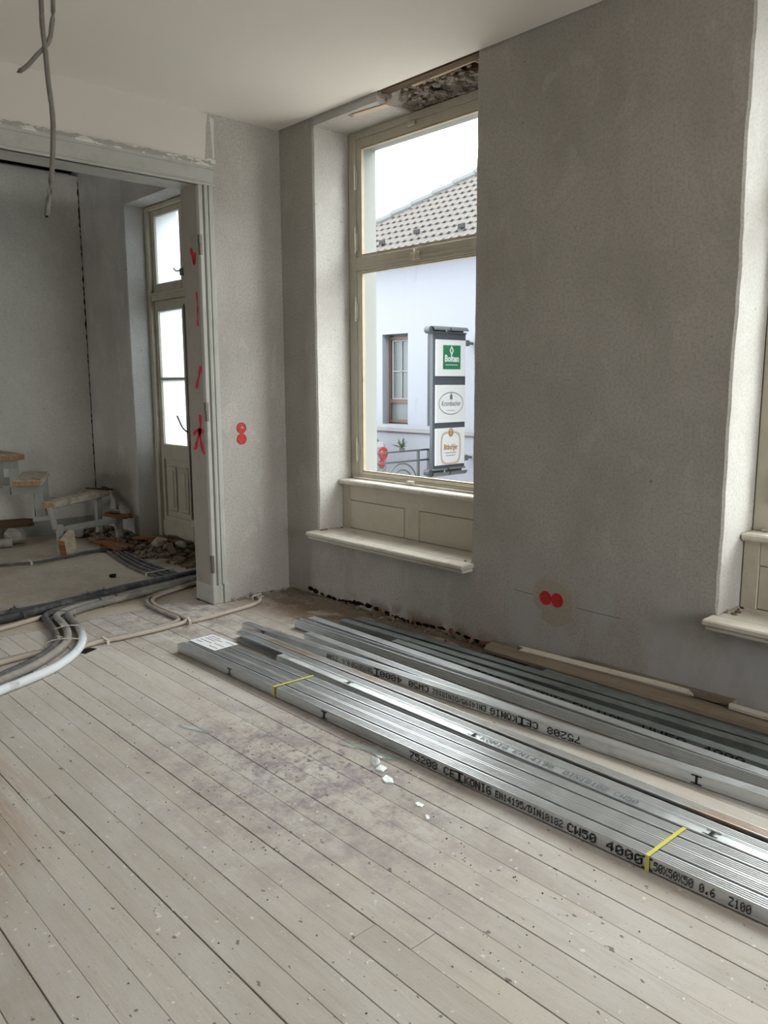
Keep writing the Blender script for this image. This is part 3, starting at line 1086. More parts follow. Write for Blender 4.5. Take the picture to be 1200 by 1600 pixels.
socket((2.2337, 0, 0.367), 'y', 'red socket box under the wall between the windows, left of the pair', False)
socket((2.3045, 0, 0.368), 'y', 'red socket box between the windows, right of the pair', False)
socket((0.0, -0.36, 1.157), 'x', 'upper red socket box beside the doorway casing, splashed with plaster', True)
socket((0.0, -0.36, 1.083), 'x', 'lower red socket box beside the doorway casing', False)
bm = bmesh.new()
pts = [(2.155, .35), (2.165, .43), (2.20, .462), (2.27, .468), (2.33, .455), (2.385, .42), (2.405, .37), (2.395, .31), (2.43, .265), (2.38, .27), (2.33, .235), (2.28, .225), (2.21, .255), (2.215, .30), (2.17, .31)]
vs = [bm.verts.new((x, -0.0022, z)) for x, z in pts]
bm.faces.new(vs)
ex = bmesh.ops.extrude_face_region(bm, geom=bm.faces[:])
for v in [q for q in ex['geom'] if isinstance(q, bmesh.types.BMVert)]:
    v.co.y = 0.001
bmesh.ops.recalc_face_normals(bm, faces=bm.faces)
tag(link('filler_patch', bm, 'patch', wf), 'beige filler patch round the red boxes')
for x0_, x1_, z0_, z1_ in ((2.03, 2.16, .372, .368), (2.42, 2.66, .352, .350)):
    bm = bmesh.new()
    bm.faces.new([bm.verts.new(p) for p in ((x0_, -.0008, z0_ - .0012), (x1_, -.0008, z1_ - .0012), (x1_, -.0008, z1_ + .0012), (x0_, -.0008, z0_ + .0012))])
    link('pencil_line', bm, 'tie', wf)

# ------------------------------------------------------------------ metal studs
def csection(w=0.050, h=0.0488, lip=0.006):
    """C shape in (u, v): web at u=0, ribbed flanges at v=0 and v=h, lips at u=w"""
    def flange(v, s):
        p = [(0.0025, v)]
        for k in range(4):
            u = 0.010 + k * 0.0095
            p += [(u - 0.0036, v), (u, v + s * 0.0022), (u + 0.0036, v)]
        p += [(w - 0.0015, v)]
        return p
    bot = flange(0.0, 1)
    top = flange(h, -1)
    pts = [(w, lip), (w, 0.0015)] + bot[::-1] + [(0, 0.0025), (0, 0.0065), (0.0014, 0.0080), (0.0014, h * 0.5), (0.0014, h - 0.0080), (0, h - 0.0065), (0, h - 0.0025)] + top + [(w, h - 0.0015), (w, h - lip)]
    return pts


SEC = csection()
ORI = {  # maps (u, v) to (across, up); across is to the left of the running direction
    'web_front': lambda u, v: (u, v),
    'web_back': lambda u, v: (0.050 - u, v),
    'web_up': lambda u, v: (v, 0.050 - u),
    'web_down': lambda u, v: (v, u),
}


def stud(x, y, ang, z, ori, label, mat='zinc', L=4.0, bow=0.0, dirt=None):
    o = empty('metal_stud', (x, y, z))
    o.rotation_euler = (0, 0, math.radians(ang))
    tag(o, label, 'metal stud', 'galvanised studs lying along the window wall')
    bm = bmesh.new()
    f = ORI[ori]
    th = 0.0011
    n = len(SEC)
    # offset the open section to a thin sheet
    inner = []
    for i in range(n):
        a = Vector(SEC[max(i - 1, 0)])
        b = Vector(SEC[min(i + 1, n - 1)])
        t = (b - a).normalized()
        nn = Vector((-t.y, t.x))
        inner.append(Vector(SEC[i]) + nn * -th)
    cut = 10
    rows = []
    for k in range(cut + 1):
        s = L * k / cut
        dy = bow * math.sin(math.pi * k / cut)
        A = []
        B = []
        for (u, v), q in zip(SEC, inner):
            a = f(u, v)
            b = f(q[0], q[1])
            A.append(bm.verts.new((s, a[0] + dy, a[1] + th)))
            B.append(bm.verts.new((s, b[0] + dy, b[1] + th)))
        rows.append((A, B))
    for (A0, B0), (A1, B1) in zip(rows, rows[1:]):
        for i in range(n - 1):
            bm.faces.new((A0[i], A0[i + 1], A1[i + 1], A1[i]))
            bm.faces.new((B0[i + 1], B0[i], B1[i], B1[i + 1]))
        bm.faces.new((A0[0], A1[0], B1[0], B0[0]))
        bm.faces.new((A0[-1], B0[-1], B1[-1], A1[-1]))
    for A, B in (rows[0], rows[-1]):
        for i in range(n - 1):
            bm.faces.new((A[i], B[i], B[i + 1], A[i + 1]))
    bmesh.ops.recalc_face_normals(bm, faces=bm.faces)
    link('profile', bm, mat, o)
    return o


GL = {'0': '0E11151513110E'}
FONT = {
    '0': '.###. #...# #..## #.#.# ##..# #...# .###.', '1': '..#.. .##.. ..#.. ..#.. ..#.. ..#.. .###.',
    '2': '.###. #...# ....# ..##. .#... #.... #####', '3': '##### ...#. ..#.. ...#. ....# #...# .###.',
    '4': '...#. ..##. .#.#. #..#. ##### ...#. ...#.', '5': '##### #.... ####. ....# ....# #...# .###.',
    '6': '..##. .#... #.... ####. #...# #...# .###.', '7': '##### ....# ...#. ..#.. .#... .#... .#...',
    '8': '.###. #...# #...# .###. #...# #...# .###.', '9': '.###. #...# #...# .#### ....# ...#. .##..',
    'C': '.###. #...# #.... #.... #.... #...# .###.', 'E': '##### #.... #.... ####. #.... #.... #####',
    'K': '#...# #..#. #.#.. ##... #.#.. #..#. #...#', 'O': '#.#.# .###. #...# #...# #...# #...# .###.',
    'N': '#...# ##..# #.#.# #.#.# #..## #...# #...#', 'I': '.###. ..#.. ..#.. ..#.. ..#.. ..#.. .###.',
    'G': '.###. #...# #.... #.### #...# #...# .###.', 'D': '####. #...# #...# #...# #...# #...# ####.',
    'W': '#...# #...# #...# #.#.# #.#.# ##.## #...#', 'X': '#...# #...# .#.#. ..#.. .#.#. #...# #...#',
    'Z': '##### ....# ...#. ..#.. .#... #.... #####', 'U': '#...# #...# #...# #...# #...# #...# .###.',
    '/': '....# ....# ...#. ..#.. .#... #.... #....', '.': '..... ..... ..... ..... ..... .##.. .##..',
    'H': '##### ..#.. ..#.. ..#.. ..#.. ..#.. #####',
}


def print_on(parent, runs, ori, flip=False, mat='ink', lift=0.0013, mid=0.0247):
    """dot-matrix print on a stud web: runs are (text, x0, x1, height) in metres along the stud"""
    bm = bmesh.new()
    for txt, x0, x1, h in runs:
        n = len(txt)
        adv = (x1 - x0) / n
        dx = adv * 0.80 / 5
        dz = h / 7
        for ci, ch in enumerate(txt):
            if ch == ' ':
                continue
            gl = FONT[ch].split()
            if ch == 'H':
                x0, adv = x0 - .006, adv + .012
                dx = adv * .8 / 5
            ux = x0 + adv * (n - 1 - ci if flip else ci) + adv * 0.1
            for r in range(7):
                for c in range(5):
                    if gl[r][c] != '#':
                        continue
                    cc, rw = (4 - c, 6 - r) if flip else (c, r)
                    px = ux + cc * dx
                    pz = mid + h / 2 - (rw + 1) * dz
                    k = 0.10
                    q = [(px - dx * k, pz - dz * k * .5), (px + dx * (1 + k), pz - dz * k * .5), (px + dx * (1 + k), pz + dz * (.82 + k)), (px - dx * k, pz + dz * (.82 + k))]
                    if ori == 'front':
                        vs = [bm.verts.new((a, -lift, b)) for a, b in q]
                    else:      # on an upturned web
                        vs = [bm.verts.new((a, b, 0.0511 + lift)) for a, b in q]
                    bm.faces.new(vs)
    return tag(link('printed_lettering', bm, mat, parent), kind='stuff')


# strapped bundle nearest the camera
A_ANG = 1.35
ca, sa = math.cos(math.radians(A_ANG)), math.sin(math.radians(A_ANG))


def along(x0, y0, off, ds=0.0):
    return x0 - sa * off + ca * ds, y0 + ca * off + sa * ds


AX, AY = 0.735, -1.2765
lab = ['bright galvanised stud nearest the camera, lettered along its front face',
       'galvanised stud second from the front under the yellow straps',
       'galvanised stud third from the front under the yellow straps',
       'galvanised stud at the back of the bundle held by yellow straps']
st_a = []
for k, (off, ds, ori) in enumerate(((0.0, 0.0, 'web_front'), (0.0590, 0.005, 'web_front'), (0.1105, 0.0, 'web_back'), (0.1680, 0.012, 'web_back'))):
    x, y = along(AX, AY, off, ds)
    st_a.append(stud(x, y, A_ANG, 0.001, ori, lab[k]))
X0 = AX
print_on(st_a[0], [('H', 1.228 - X0, 1.262 - X0, .034), ('H', 1.97 - X0, 2.005 - X0, .034), ('75208', 2.506 - X0, 2.655 - X0, .030),
                   ('CE', 2.683 - X0, 2.745 - X0, .030), ('H', 2.745 - X0, 2.78 - X0, .038), ('KONIG', 2.785 - X0, 2.912 - X0, .032),
                   ('EN14195/DIN18182', 2.928 - X0, 3.209 - X0, .026), ('CW50', 3.222 - X0, 3.332 - X0, .030), ('4000', 3.364 - X0, 3.492 - X0, .030),
                   ('H', 3.490 - X0, 3.520 - X0, .040), ('50X50X50', 3.524 - X0, 3.648 - X0, .028), ('0.6', 3.664 - X0, 3.712 - X0, .026), ('Z100', 3.748 - X0, 3.812 - X0, .027),
                   ('6', 3.862 - X0, 3.882 - X0, .027)], 'front')
# paper label across the bundle
lb = empty('paper_label', (0.862, -1.127, 0.0535))
lb.rotation_euler = (0, 0, math.radians(A_ANG + 1))
tag(lb, 'white printed paper label lying on the left end of the strapped bundle', 'label')
bm = bmesh.new()
bbox(bm, -0.125, 0.125, -0.075, 0.075, 0.0, 0.0008, 0.0002)
link('sheet', bm, 'paper', lb)
bm = bmesh.new()
rr = random.Random(4)
for (x0, x1, y) in ((-.10, -.02, .05), (-.10, .03, .03), (-.10, -.01, .01), (.05, .11, .045), (-.10, .0, -.02), (-.10, -.05, -.045), (.02, .10, -.01), (.03, .10, -.05)):
    x = x0
    while x < x1:
        w_ = rr.uniform(.004, .012)
        box(bm, x, x + w_, y, y + .008, 0.0008, 0.0011)
        x += w_ + .004
tag(link('print_lines', bm, 'ink_soft', lb), kind='stuff')


def strap(x, label):
    o = empty('strap', (x, AY + (x - AX) * sa / ca, 0.0))
    o.rotation_euler = (0, 0, math.radians(A_ANG - (2.0 if x > 3 else 4.0)))
    tag(o, label, 'strap', 'yellow straps round the stud bundle')
    bm = bmesh.new()
    w_, t_ = 0.0065, 0.0012
    box(bm, -w_, w_, -0.0040, 0.2190, 0.0530, 0.0530 + t_)
    box(bm, -w_, w_, -0.0052, -0.0040, 0.001, 0.0530 + t_)
    box(bm, -w_, w_, 0.2190, 0.2202, 0.001, 0.0530 + t_)
    ob = link('band', bm, 'strap', o)
    return o


strap(1.625, 'yellow strap round the bundle near its left end')
strap(3.505, 'yellow strap round the bundle near the right edge of the photo')

b1 = stud(1.268, -0.994, 0.25, 0.001, 'web_up', 'galvanised stud with faded lettering on its upturned face, behind the strapped bundle', 'zinc_speck', 3.9)
print_on(b1, [('H', 0.53, 0.575, .030), ('H', 1.315, 1.355, .030), ('KONIG EN14195', 1.37, 1.72, .026), ('DIN18182 CW50', 1.76, 2.06, .026), ('H', 2.30, 2.335, .036)], 'up', False, 'ink_soft')
print_on(b1, [('H', 2.29, 2.335, .034), ('H', 1.31, 1.355, .030), ('H', 0.53, 0.575, .030)], 'up', False, 'ink', 0.0016)
stud(0.795, -0.943, 0.2, 0.001, 'web_back', 'speckled galvanised stud with dark open side, just behind the upturned lettered one', 'zinc_speck', 3.98)
stud(0.745, -0.888, 0.62, 0.001, 'web_back', 'galvanised stud streaked with orange-brown dust beside the dark gap', 'zinc_dust', 3.98)
c1 = stud(0.650, -0.812, 4.15, 0.001, 'web_front', 'galvanised stud with upside-down black lettering along its front face')
# upside-down print: x measured along that stud
print_on(c1, [('75208', 2.09, 2.25, .030), ('CE', 1.985, 2.050, .030), ('H', 1.95, 1.985, .038), ('KONIG', 1.80, 1.945, .031), ('EN14195/DIN18182', 1.47, 1.78, .026),
              ('CW50', 1.32, 1.45, .030), ('4000', 1.13, 1.28, .030), ('H', 1.09, 1.13, .040), ('50X50X50', 0.93, 1.085, .028), ('0.6', 0.86, 0.92, .026), ('Z100', 0.74, 0.83, .027),
              ('H', 0.18, 0.22, .036), ('H', 2.70, 2.735, .036)], 'front', True)
stud(1.055, -0.656, 0.0, 0.0035, 'web_front', 'short galvanised stud sliding into the open back of the upside-down lettered stud', 'zinc', 1.62).scale = (1, 1, 0.9)
stud(0.812, -0.5495, 1.60, 0.003, 'web_down', 'galvanised channel lying open side up with ribbed front', 'zinc', 3.98)
stud(0.845, -0.469, 0.10, 0.006, 'web_back', 'brightest ribbed stud directly behind the open channel', 'zinc', 3.98)
e1 = stud(1.50, -0.392, 0.8, 0.001, 'web_front', 'shade-darkened stud near the wall with bold black lettering on its shaded face', 'zinc_shaded', 3.3)
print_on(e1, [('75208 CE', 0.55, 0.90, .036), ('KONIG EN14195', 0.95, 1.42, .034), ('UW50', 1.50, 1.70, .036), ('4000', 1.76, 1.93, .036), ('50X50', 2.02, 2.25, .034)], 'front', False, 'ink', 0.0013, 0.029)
stud(1.005, -0.352, 2.6, 0.001, 'web_front', 'shade-darkened grey stud whose left end is nearest the room corner', 'zinc_shaded', 3.6)
stud(1.037, -0.268, 2.2, 0.001, 'web_front', 'shade-darkened grey stud at the back of the pile, left of the wooden lath', 'zinc_shaded', 3.4)
stud(2.345, -0.165, 2.0, 0.001, 'web_back', 'shade-darkened stud with thin bright edge and open front, close under the wall', 'zinc_shaded', 2.4)

# timber against the wall
def plank(name, L, w, t, loc, rz, ry, rx, mat, label, cat, seed=1, rag=0.01):
    o = empty(name, loc)
    o.rotation_euler = (rx, ry, rz)
    tag(o, label, cat)
    bm = bmesh.new()
    ragged_board(bm, L, w, t, seed, Matrix.Identity(4), rag)
    link('board', bm, mat, o)
    return o


plank('wooden_plank', 2.2, 0.085, 0.020, (3.03, -0.075, 0.0555), 0.01, -0.004, 0.35, 'greywood', 'grey-brown wooden plank lying on the studs at the foot of the wall', 'plank', 2)
plank('wooden_lath', 0.95, 0.030, 0.014, (2.59, -0.045, 0.088), 0.035, -0.02, 0.5, 'whitewood', 'pale painted lath with pointed end lying against the wall', 'lath', 3, 0.05)
plank('wooden_batten', 0.78, 0.022, 0.030, (2.84, -0.016, 0.086), 0.006, -0.014, 0.0, 'greywood', 'dark narrow batten resting against the wall above the pale lath', 'batten', 4)
plank('wooden_lath', 1.1, 0.030, 0.014, (3.76, -0.040, 0.094), 0.0, 0.0, 0.2, 'whitewood', 'pale lath at the right edge of the photo behind the studs', 'lath', 6)

# dirt and plaster crumbs along the foot of the front wall
rr = random.Random(31)
bm = bmesh.new()
nx, ny = 110, 14
G = []
for i in range(nx + 1):
    x = 0.02 + 2.15 * i / nx
    wdt = 0.20 + 0.10 * math.sin(x * 3.2) + 0.04 * math.sin(x * 11)
    row = []
    for j in range(ny + 1):
        t = j / ny
        z = -0.006 + (0.016 * (1 - t) ** 2 + rr.uniform(0, 0.002)) if j < ny else -0.006
        if i in (0, nx):
            z = -0.006
        row.append(bm.verts.new((x, -t * wdt, z)))
    G.append(row)
for i in range(nx):
    for j in range(ny):
        bm.faces.new((G[i][j], G[i][j + 1], G[i + 1][j + 1], G[i + 1][j]))
bmesh.ops.recalc_face_normals(bm, faces=bm.faces)
tag(link('dirt_strip', bm, 'dirt'), 'brown dirt swept along the foot of the window wall', 'dirt', None, 'stuff')
bm = bmesh.new()
for k in range(170):
    x = 0.15 + 1.95 * rr.random()
    s = rr.uniform(0.003, 0.008)
    rough_lump(bm, (x, -rr.random() ** 2 * 0.10 - 0.004, 0.012 + rr.random() * 0.008), (s * 1.6, s, s * .8), 400 + k, 0, 1)
tag(link('mortar_crumbs', bm, 'rubble'), 'crumbs of mortar fallen along the foot of the window wall', 'mortar', None, 'stuff')
# ragged lower edge of the plaster: dark recessed bites and brick showing through
bm = bmesh.new()
for k in range(46):
    x = 0.25 + 1.85 * k / 46 + rr.uniform(-.02, .02)
    r = rr.uniform(0.008, 0.022)
    n = 7
    vs = []
    for i in range(n):
        a = 6.283 * i / n
        q = r * rr.uniform(.6, 1.2)
        vs.append(bm.verts.new((x + 1.7 * q * math.cos(a), -0.0015, 0.030 + 0.012 * math.sin(x * 9) + q * math.sin(a) * 0.8)))
    bm.faces.new(vs[::-1])
bmesh.ops.recalc_face_normals(bm, faces=bm.faces)
tag(link('plaster_bites', bm, 'dark', wf), kind='stuff')
for k, (x, l) in enumerate(((1.58, .16), (1.75, .14), (1.90, .17), (2.04, .08), (1.25, .12), (0.98, .10))):
    bm = bmesh.new()
    rough_lump(bm, (x, 0.000, 0.040), (l / 2, 0.008, 0.020), 70 + k, 0, 2)
    link('brick', bm, 'brick', wf)

# crumbs at the foot of the casing and partition
bm = bmesh.new()
for k in range(70):
    s = rr.uniform(0.004, 0.011)
    rough_lump(bm, (0.006 + rr.random() ** 2 * .05, -0.50 * rr.random() - 0.01, 0.004), (s, s * 1.4, s * .7), 700 + k, 0, 1)
tag(link('plaster_crumbs', bm, 'mortar'), 'plaster crumbs along the foot of the wall beside the casing', 'plaster crumbs', None, 'stuff')

# ------------------------------------------------------------------ conduits and cables
def pipe(name, pts, r, mat, label, cat, z=None, n=12, group=None):
    """each run of conduit is one thing; points may carry their own height"""
    P = [(p[0], p[1], p[2] if len(p) > 2 else r + 0.001) for p in pts]
    base = Vector((P[0][0], P[0][1], 0))
    bm = bmesh.new()
    tube(bm, [Vector(p) - base for p in P], r, n, 0.035)
    o = link(name, bm, mat, None, True)
    o.location = base
    tag(o, label, cat, group)
    return o


pipe('conduit', [(0.86, -2.45), (0.723, -2.191), (0.669, -2.056), (0.585, -1.887), (0.449, -1.735), (0.27, -1.614), (0.04, -1.535), (-0.16, -1.500), (-0.30, -1.47), (-0.375, -1.38), (-0.415, -1.26), (-0.47, -1.0), (-0.52, -0.72), (-0.575, -0.40), (-0.60, -0.05)],
     0.023, 'conduit_white', 'thick conduit with bright white side, outermost in the S-shaped bend', 'conduit')
pipe('conduit', [(0.72, -2.42), (0.600, -2.170), (0.480, -1.95), (0.318, -1.765), (0.18, -1.665), (-0.02, -1.590), (-0.19, -1.558), (-0.34, -1.53), (-0.425, -1.43), (-0.465, -1.28), (-0.52, -1.0), (-0.57, -0.72), (-0.625, -0.40), (-0.65, -0.05)],
     0.022, 'conduit_grey', 'grey conduit running between the white one and the dark one in the bend', 'conduit')
pipe('conduit', [(0.64, -2.40), (0.525, -2.150), (0.40, -1.93), (0.245, -1.765), (0.12, -1.70), (-0.06, -1.650), (-0.25, -1.615), (-0.40, -1.575), (-0.475, -1.46), (-0.512, -1.30), (-0.565, -1.0), (-0.615, -0.72), (-0.67, -0.40), (-0.695, -0.05)],
     0.020, 'conduit_dark', 'dark conduit on the inner side of the S-shaped bend', 'conduit')
pipe('conduit', [(-0.44, -2.3), (-0.47, -1.835), (-0.50, -1.679), (-0.535, -1.515), (-0.58, -1.30), (-0.630, -1.0), (-0.680, -0.70), (-0.735, -0.37), (-0.76, -0.02)],
     0.030, 'conduit_black', 'thickest black conduit crossing the doorway towards the casing', 'conduit')
pipe('conduit', [(-0.58, -2.3), (-0.600, -1.80), (-0.605, -1.664), (-0.620, -1.50), (-0.655, -1.25), (-0.70, -1.0), (-0.75, -0.70), (-0.80, -0.35), (-0.82, -0.02)],
     0.022, 'conduit_dark', 'dark conduit on the far side of the thick black one', 'conduit')
pipe('conduit', [(-0.80, -2.4), (-0.735, -1.749), (-0.70, -1.60), (-0.705, -1.45), (-0.75, -1.1), (-0.795, -0.70), (-0.86, -0.02)],
     0.018, 'conduit_grey', 'grey conduit at the left frame edge, farthest of the crossing bundle', 'conduit')
pipe('conduit', [(-0.27, -2.25), (-0.325, -1.868), (-0.375, -1.70), (-0.405, -1.60)],
     0.014, 'conduit_beige', 'thin beige conduit in front of the black conduit at the left edge', 'conduit')
pipe('conduit', [(-0.60, -0.10), (-0.565, -0.30), (-0.50, -0.52), (-0.43, -0.74), (-0.345, -0.878), (-0.20, -0.944), (0.018, -0.952), (0.22, -0.952), (0.275, -0.97), (0.31, -1.05), (0.325, -1.212), (0.325, -1.426), (0.308, -1.549), (0.36, -1.68, .012), (0.40, -1.72, -.03)],
     0.0125, 'conduit_beige', 'thin beige conduit bending out of the doorway and along the boards to the slot', 'conduit')
pipe('conduit', [(-0.62, -0.07), (-0.59, -0.28), (-0.53, -0.50), (-0.46, -0.73), (-0.375, -0.90), (-0.21, -0.975), (0.01, -0.985), (0.19, -0.985), (0.245, -1.02), (0.275, -1.10), (0.292, -1.23), (0.292, -1.42), (0.28, -1.54), (0.32, -1.66, .012), (0.36, -1.72, -.03)],
     0.0125, 'conduit_grey', 'thin grey conduit running behind the beige one from doorway to slot', 'conduit')
pipe('conduit', [(0.312, -0.975), (0.312, -0.85), (0.292, -0.70), (0.252, -0.48), (0.19, -0.375), (0.08, -0.335), (0.02, -0.325, .014), (-0.02, -0.32, .02)],
     0.0125, 'conduit_beige', 'thin conduit curving from the crossing clip to the wall beside the casing', 'conduit')
pipe('conduit', [(0.33, -2.30), (0.295, -2.056), (0.283, -1.923), (0.29, -1.80), (0.235, -1.72), (0.19, -1.66, .012)],
     0.0145, 'conduit_beige', 'beige conduit at the left edge running under the S-shaped bend', 'conduit')
pipe('conduit', [(0.29, -2.30), (0.255, -2.056), (0.245, -1.923), (0.248, -1.80), (0.205, -1.74)],
     0.0125, 'conduit_grey', 'grey conduit beside the beige one at the left edge under the bend', 'conduit')
for k, pts in enumerate(([(-2.12, -0.36), (-1.95, -0.42), (-1.40, -0.50), (-0.98, -0.505), (-0.575, -0.459), (-0.3, -0.38)],
                         [(-2.10, -0.33), (-1.92, -0.39), (-1.39, -0.45), (-0.96, -0.46), (-0.60, -0.42), (-0.35, -0.33)],
                         [(-2.10, -0.30), (-1.90, -0.355), (-1.38, -0.40), (-0.945, -0.415), (-0.62, -0.385), (-0.38, -0.29)],
                         [(-2.08, -0.44), (-1.87, -0.475), (-1.36, -0.565), (-0.95, -0.572), (-0.66, -0.50), (-0.35, -0.42)])):
    pipe('cable', pts, 0.0115, 'conduit_dark', ['second of four dark cables fanning from the brown board to the casing',
         'third of four dark cables fanning from the brown board to the casing', 'farthest of four dark cables fanning from the brown board to the casing',
         'nearest of four dark cables fanning from the brown board to the casing'][k], 'cable', None, 8, 'dark cables on the far room floor')
pipe('cable', [(-2.10, -1.75), (-2.13, -1.306), (-2.045, -1.036), (-2.11, -0.747), (-2.16, -0.52), (-2.14, -0.33)], 0.011, 'conduit_dark', 'dark cable running in front of the stair foot', 'cable', None, 8)
pipe('cable', [(-2.12, -0.98), (-2.14, -0.80), (-2.19, -0.60), (-2.20, -0.45)], 0.010, 'conduit_grey', 'short grey cable beside the stair foot', 'cable', None, 8)


def tie(loc, rz, w, h, label, mat='tie'):
    o = empty('cable_tie', loc)
    o.rotation_euler = (0, 0, rz)
    tag(o, label, 'cable tie')
    bm = bmesh.new()
    pts = []
    n = 14
    for i in range(n + 1):
        a = math.pi * i / n
        pts.append((0, -w * math.cos(a), 0.001 + h * math.sin(a) ** 0.6))
    prev = None
    for p in pts:
        q = [bm.verts.new((-0.005, p[1], p[2])), bm.verts.new((0.005, p[1], p[2])), bm.verts.new((0.005, p[1] * .96, p[2] - .003)), bm.verts.new((-0.005, p[1] * .96, p[2] - .003))]
        if prev:
            for k in range(4):
                bm.faces.new((prev[k], prev[(k + 1) % 4], q[(k + 1) % 4], q[k]))
        prev = q
    link('band', bm, mat, o)
    bm = bmesh.new()
    bbox(bm, -0.006, 0.006, w * 0.25, w * 0.25 + 0.014, h * 0.97, h * 0.97 + 0.008, 0.002)
    link('lock_head', bm, mat, o)
    bm = bmesh.new()
    bbox(bm, -0.0025, 0.0025, w * 0.25, w * 0.25 + 0.035, h * 0.97 + .003, h * 0.97 + 0.005, 0.0005, Matrix.Rotation(0.25, 4, 'X'))
    link('tail', bm, mat, o)


tie((-0.545, -1.22, 0), 1.77, 0.135, 0.063, 'dark cable tie round the crossing bundle where the bend leaves it')
tie((-0.575, -1.10, 0), 1.77, 0.135, 0.063, 'dark cable tie round the crossing bundle, nearer the casing')
tie((-0.535, -1.70, 0), 1.70, 0.11, 0.063, 'dark cable tie round the black conduits at the left edge')
tie((-0.365, -1.505, 0), 2.4, 0.10, 0.050, 'grey cable tie at the upper turn of the S-shaped bend', 'hinge')
tie((0.00, -1.59, 0), 2.84, 0.095, 0.052, 'pale cable tie in the middle of the S-shaped bend', 'tiewhite')
tie((0.235, -1.69, 0), 2.56, 0.12, 0.052, 'pale cable tie at the lower turn of the S-shaped bend', 'tiewhite')
for p, rz, lb_ in (((0.30, -0.965, 0), 1.2, 'pale clip where the thin conduits cross in front of the casing'), ((0.315, -1.50, 0), 1.5, 'pale clip over the two thin conduits near the slot'),
                   ((0.10, -0.345, 0), 0.3, 'pale clip on the thin conduit beside the wall'), ((-2.06, -1.10, 0), 1.5, 'pale clip on the cable in front of the stair'),
                   ((-1.02, -0.49, 0), 0.0, 'pale clip over the four dark cables')):
    o = empty('cable_clip', p)
    o.rotation_euler = (0, 0, rz)
    tag(o, lb_, 'clip')
    bm = bmesh.new()
    w_ = 0.11 if 'four' in lb_ else 0.042
    bbox(bm, -0.008, 0.008, -w_, w_, 0.024, 0.029, 0.002)
    bbox(bm, -0.008, 0.008, -w_ - .003, -w_ + .003, 0.0, 0.029, 0.001)
    bbox(bm, -0.008, 0.008, w_ - .003, w_ + .003, 0.0, 0.029, 0.001)
    link('saddle', bm, 'tiewhite', o)
    bm = bmesh.new()
    bbox(bm, -0.012, 0.012, w_ + .002, w_ + .03, 0.0, 0.006, 0.002)
    link('foot', bm, 'tiewhite', o)

# the two cables hanging from the ceiling
for k, (pts, r, lbl) in enumerate((
        ([(2.19, -2.34, 3.09), (2.193, -2.345, 2.80), (2.2, -2.353, 2.5), (2.212, -2.359, 2.421), (2.223, -2.36, 2.369), (2.242, -2.364, 2.265), (2.259, -2.365, 2.179), (2.268, -2.372, 2.109), (2.276, -2.384, 2.023), (2.278, -2.398, 1.953), (2.28, -2.407, 1.906)],
         0.0068, 'longer grey cable hanging from the ceiling at the left'),
        ([(2.22, -2.31, 3.09), (2.214, -2.32, 2.80), (2.216, -2.326, 2.5), (2.222, -2.338, 2.421), (2.221, -2.349, 2.378), (2.212, -2.378, 2.343), (2.198, -2.4, 2.314), (2.184, -2.42, 2.297)],
         0.0060, 'shorter grey cable hanging from the ceiling, curling to the left'))):
    o = empty('hanging_cable', pts[0])
    tag(o, lbl, 'cable', 'grey cables hanging from the ceiling')
    b = Vector(pts[0])
    bm = bmesh.new()
    tube(bm, [Vector(p) - b for p in pts], r, 12, 0.02)
    link('sheath', bm, 'cable', o, True)
    e_, d_ = Vector(pts[-1]) - b, (Vector(pts[-1]) - Vector(pts[-2])).normalized()
    bm = bmesh.new()
    for a in range(3):
        off = Vector((math.cos(2.1 * a), math.sin(2.1 * a), 0)) * r * .4
        cyl(bm, e_ + off - d_ * .002, e_ + off + d_ * 0.004, r * .28, 6)
    tag(link('core_end', bm, 'dark', o), 'dark cut cores at the cable end')

# ------------------------------------------------------------------ stair and debris of the far room
stc = empty('winder_stair', (-2.3, -0.8, 0))
tag(stc, 'stripped winder stair of grey-green steel with rough wooden treads', 'stair')
B0 = Vector((-2.3, -0.8, 0))


def tread(c, az, L, w, z, t, name='tread'):
    """plank whose near end is at c, running along azimuth az (degrees left of +y)"""
    d = Vector((-math.sin(math.radians(az)), math.cos(math.radians(az)), 0))
    s = Vector((d.y, -d.x, 0))
    m = Matrix(((d.x, s.x, 0, c[0]), (d.y, s.y, 0, c[1]), (0, 0, 1, 0), (0, 0, 0, 1)))
    m = Matrix.Translation(-B0) @ m
    bm = bmesh.new()
    bbox(bm, 0, L, -w / 2, w / 2, z - t, z, 0.006, m)
    for k in range(2):
        u = 0.15 + 0.3 * k
        bbox(bm, u, u + .10, -.01, .03, z - .002, z + .004, .001, m)
    o = link(name, bm, 'tread', stc)
    bm = bmesh.new()
    bbox(bm, -0.003, 0.001, -w / 2 + .004, w / 2 - .004, z - t + .004, z - .004, 0.001, m)
    tag(link('end_grain', bm, 'endgrain', o), 'orange end grain of the tread')


tread((-2.36, -1.16), 92, 0.93, 0.36, 0.875, 0.05)
tread((-2.36, -0.985), 65, 0.72, 0.23, 0.65, 0.05)
tread((-2.37, -0.83), 34, 0.86, 0.14, 0.45, 0.055)


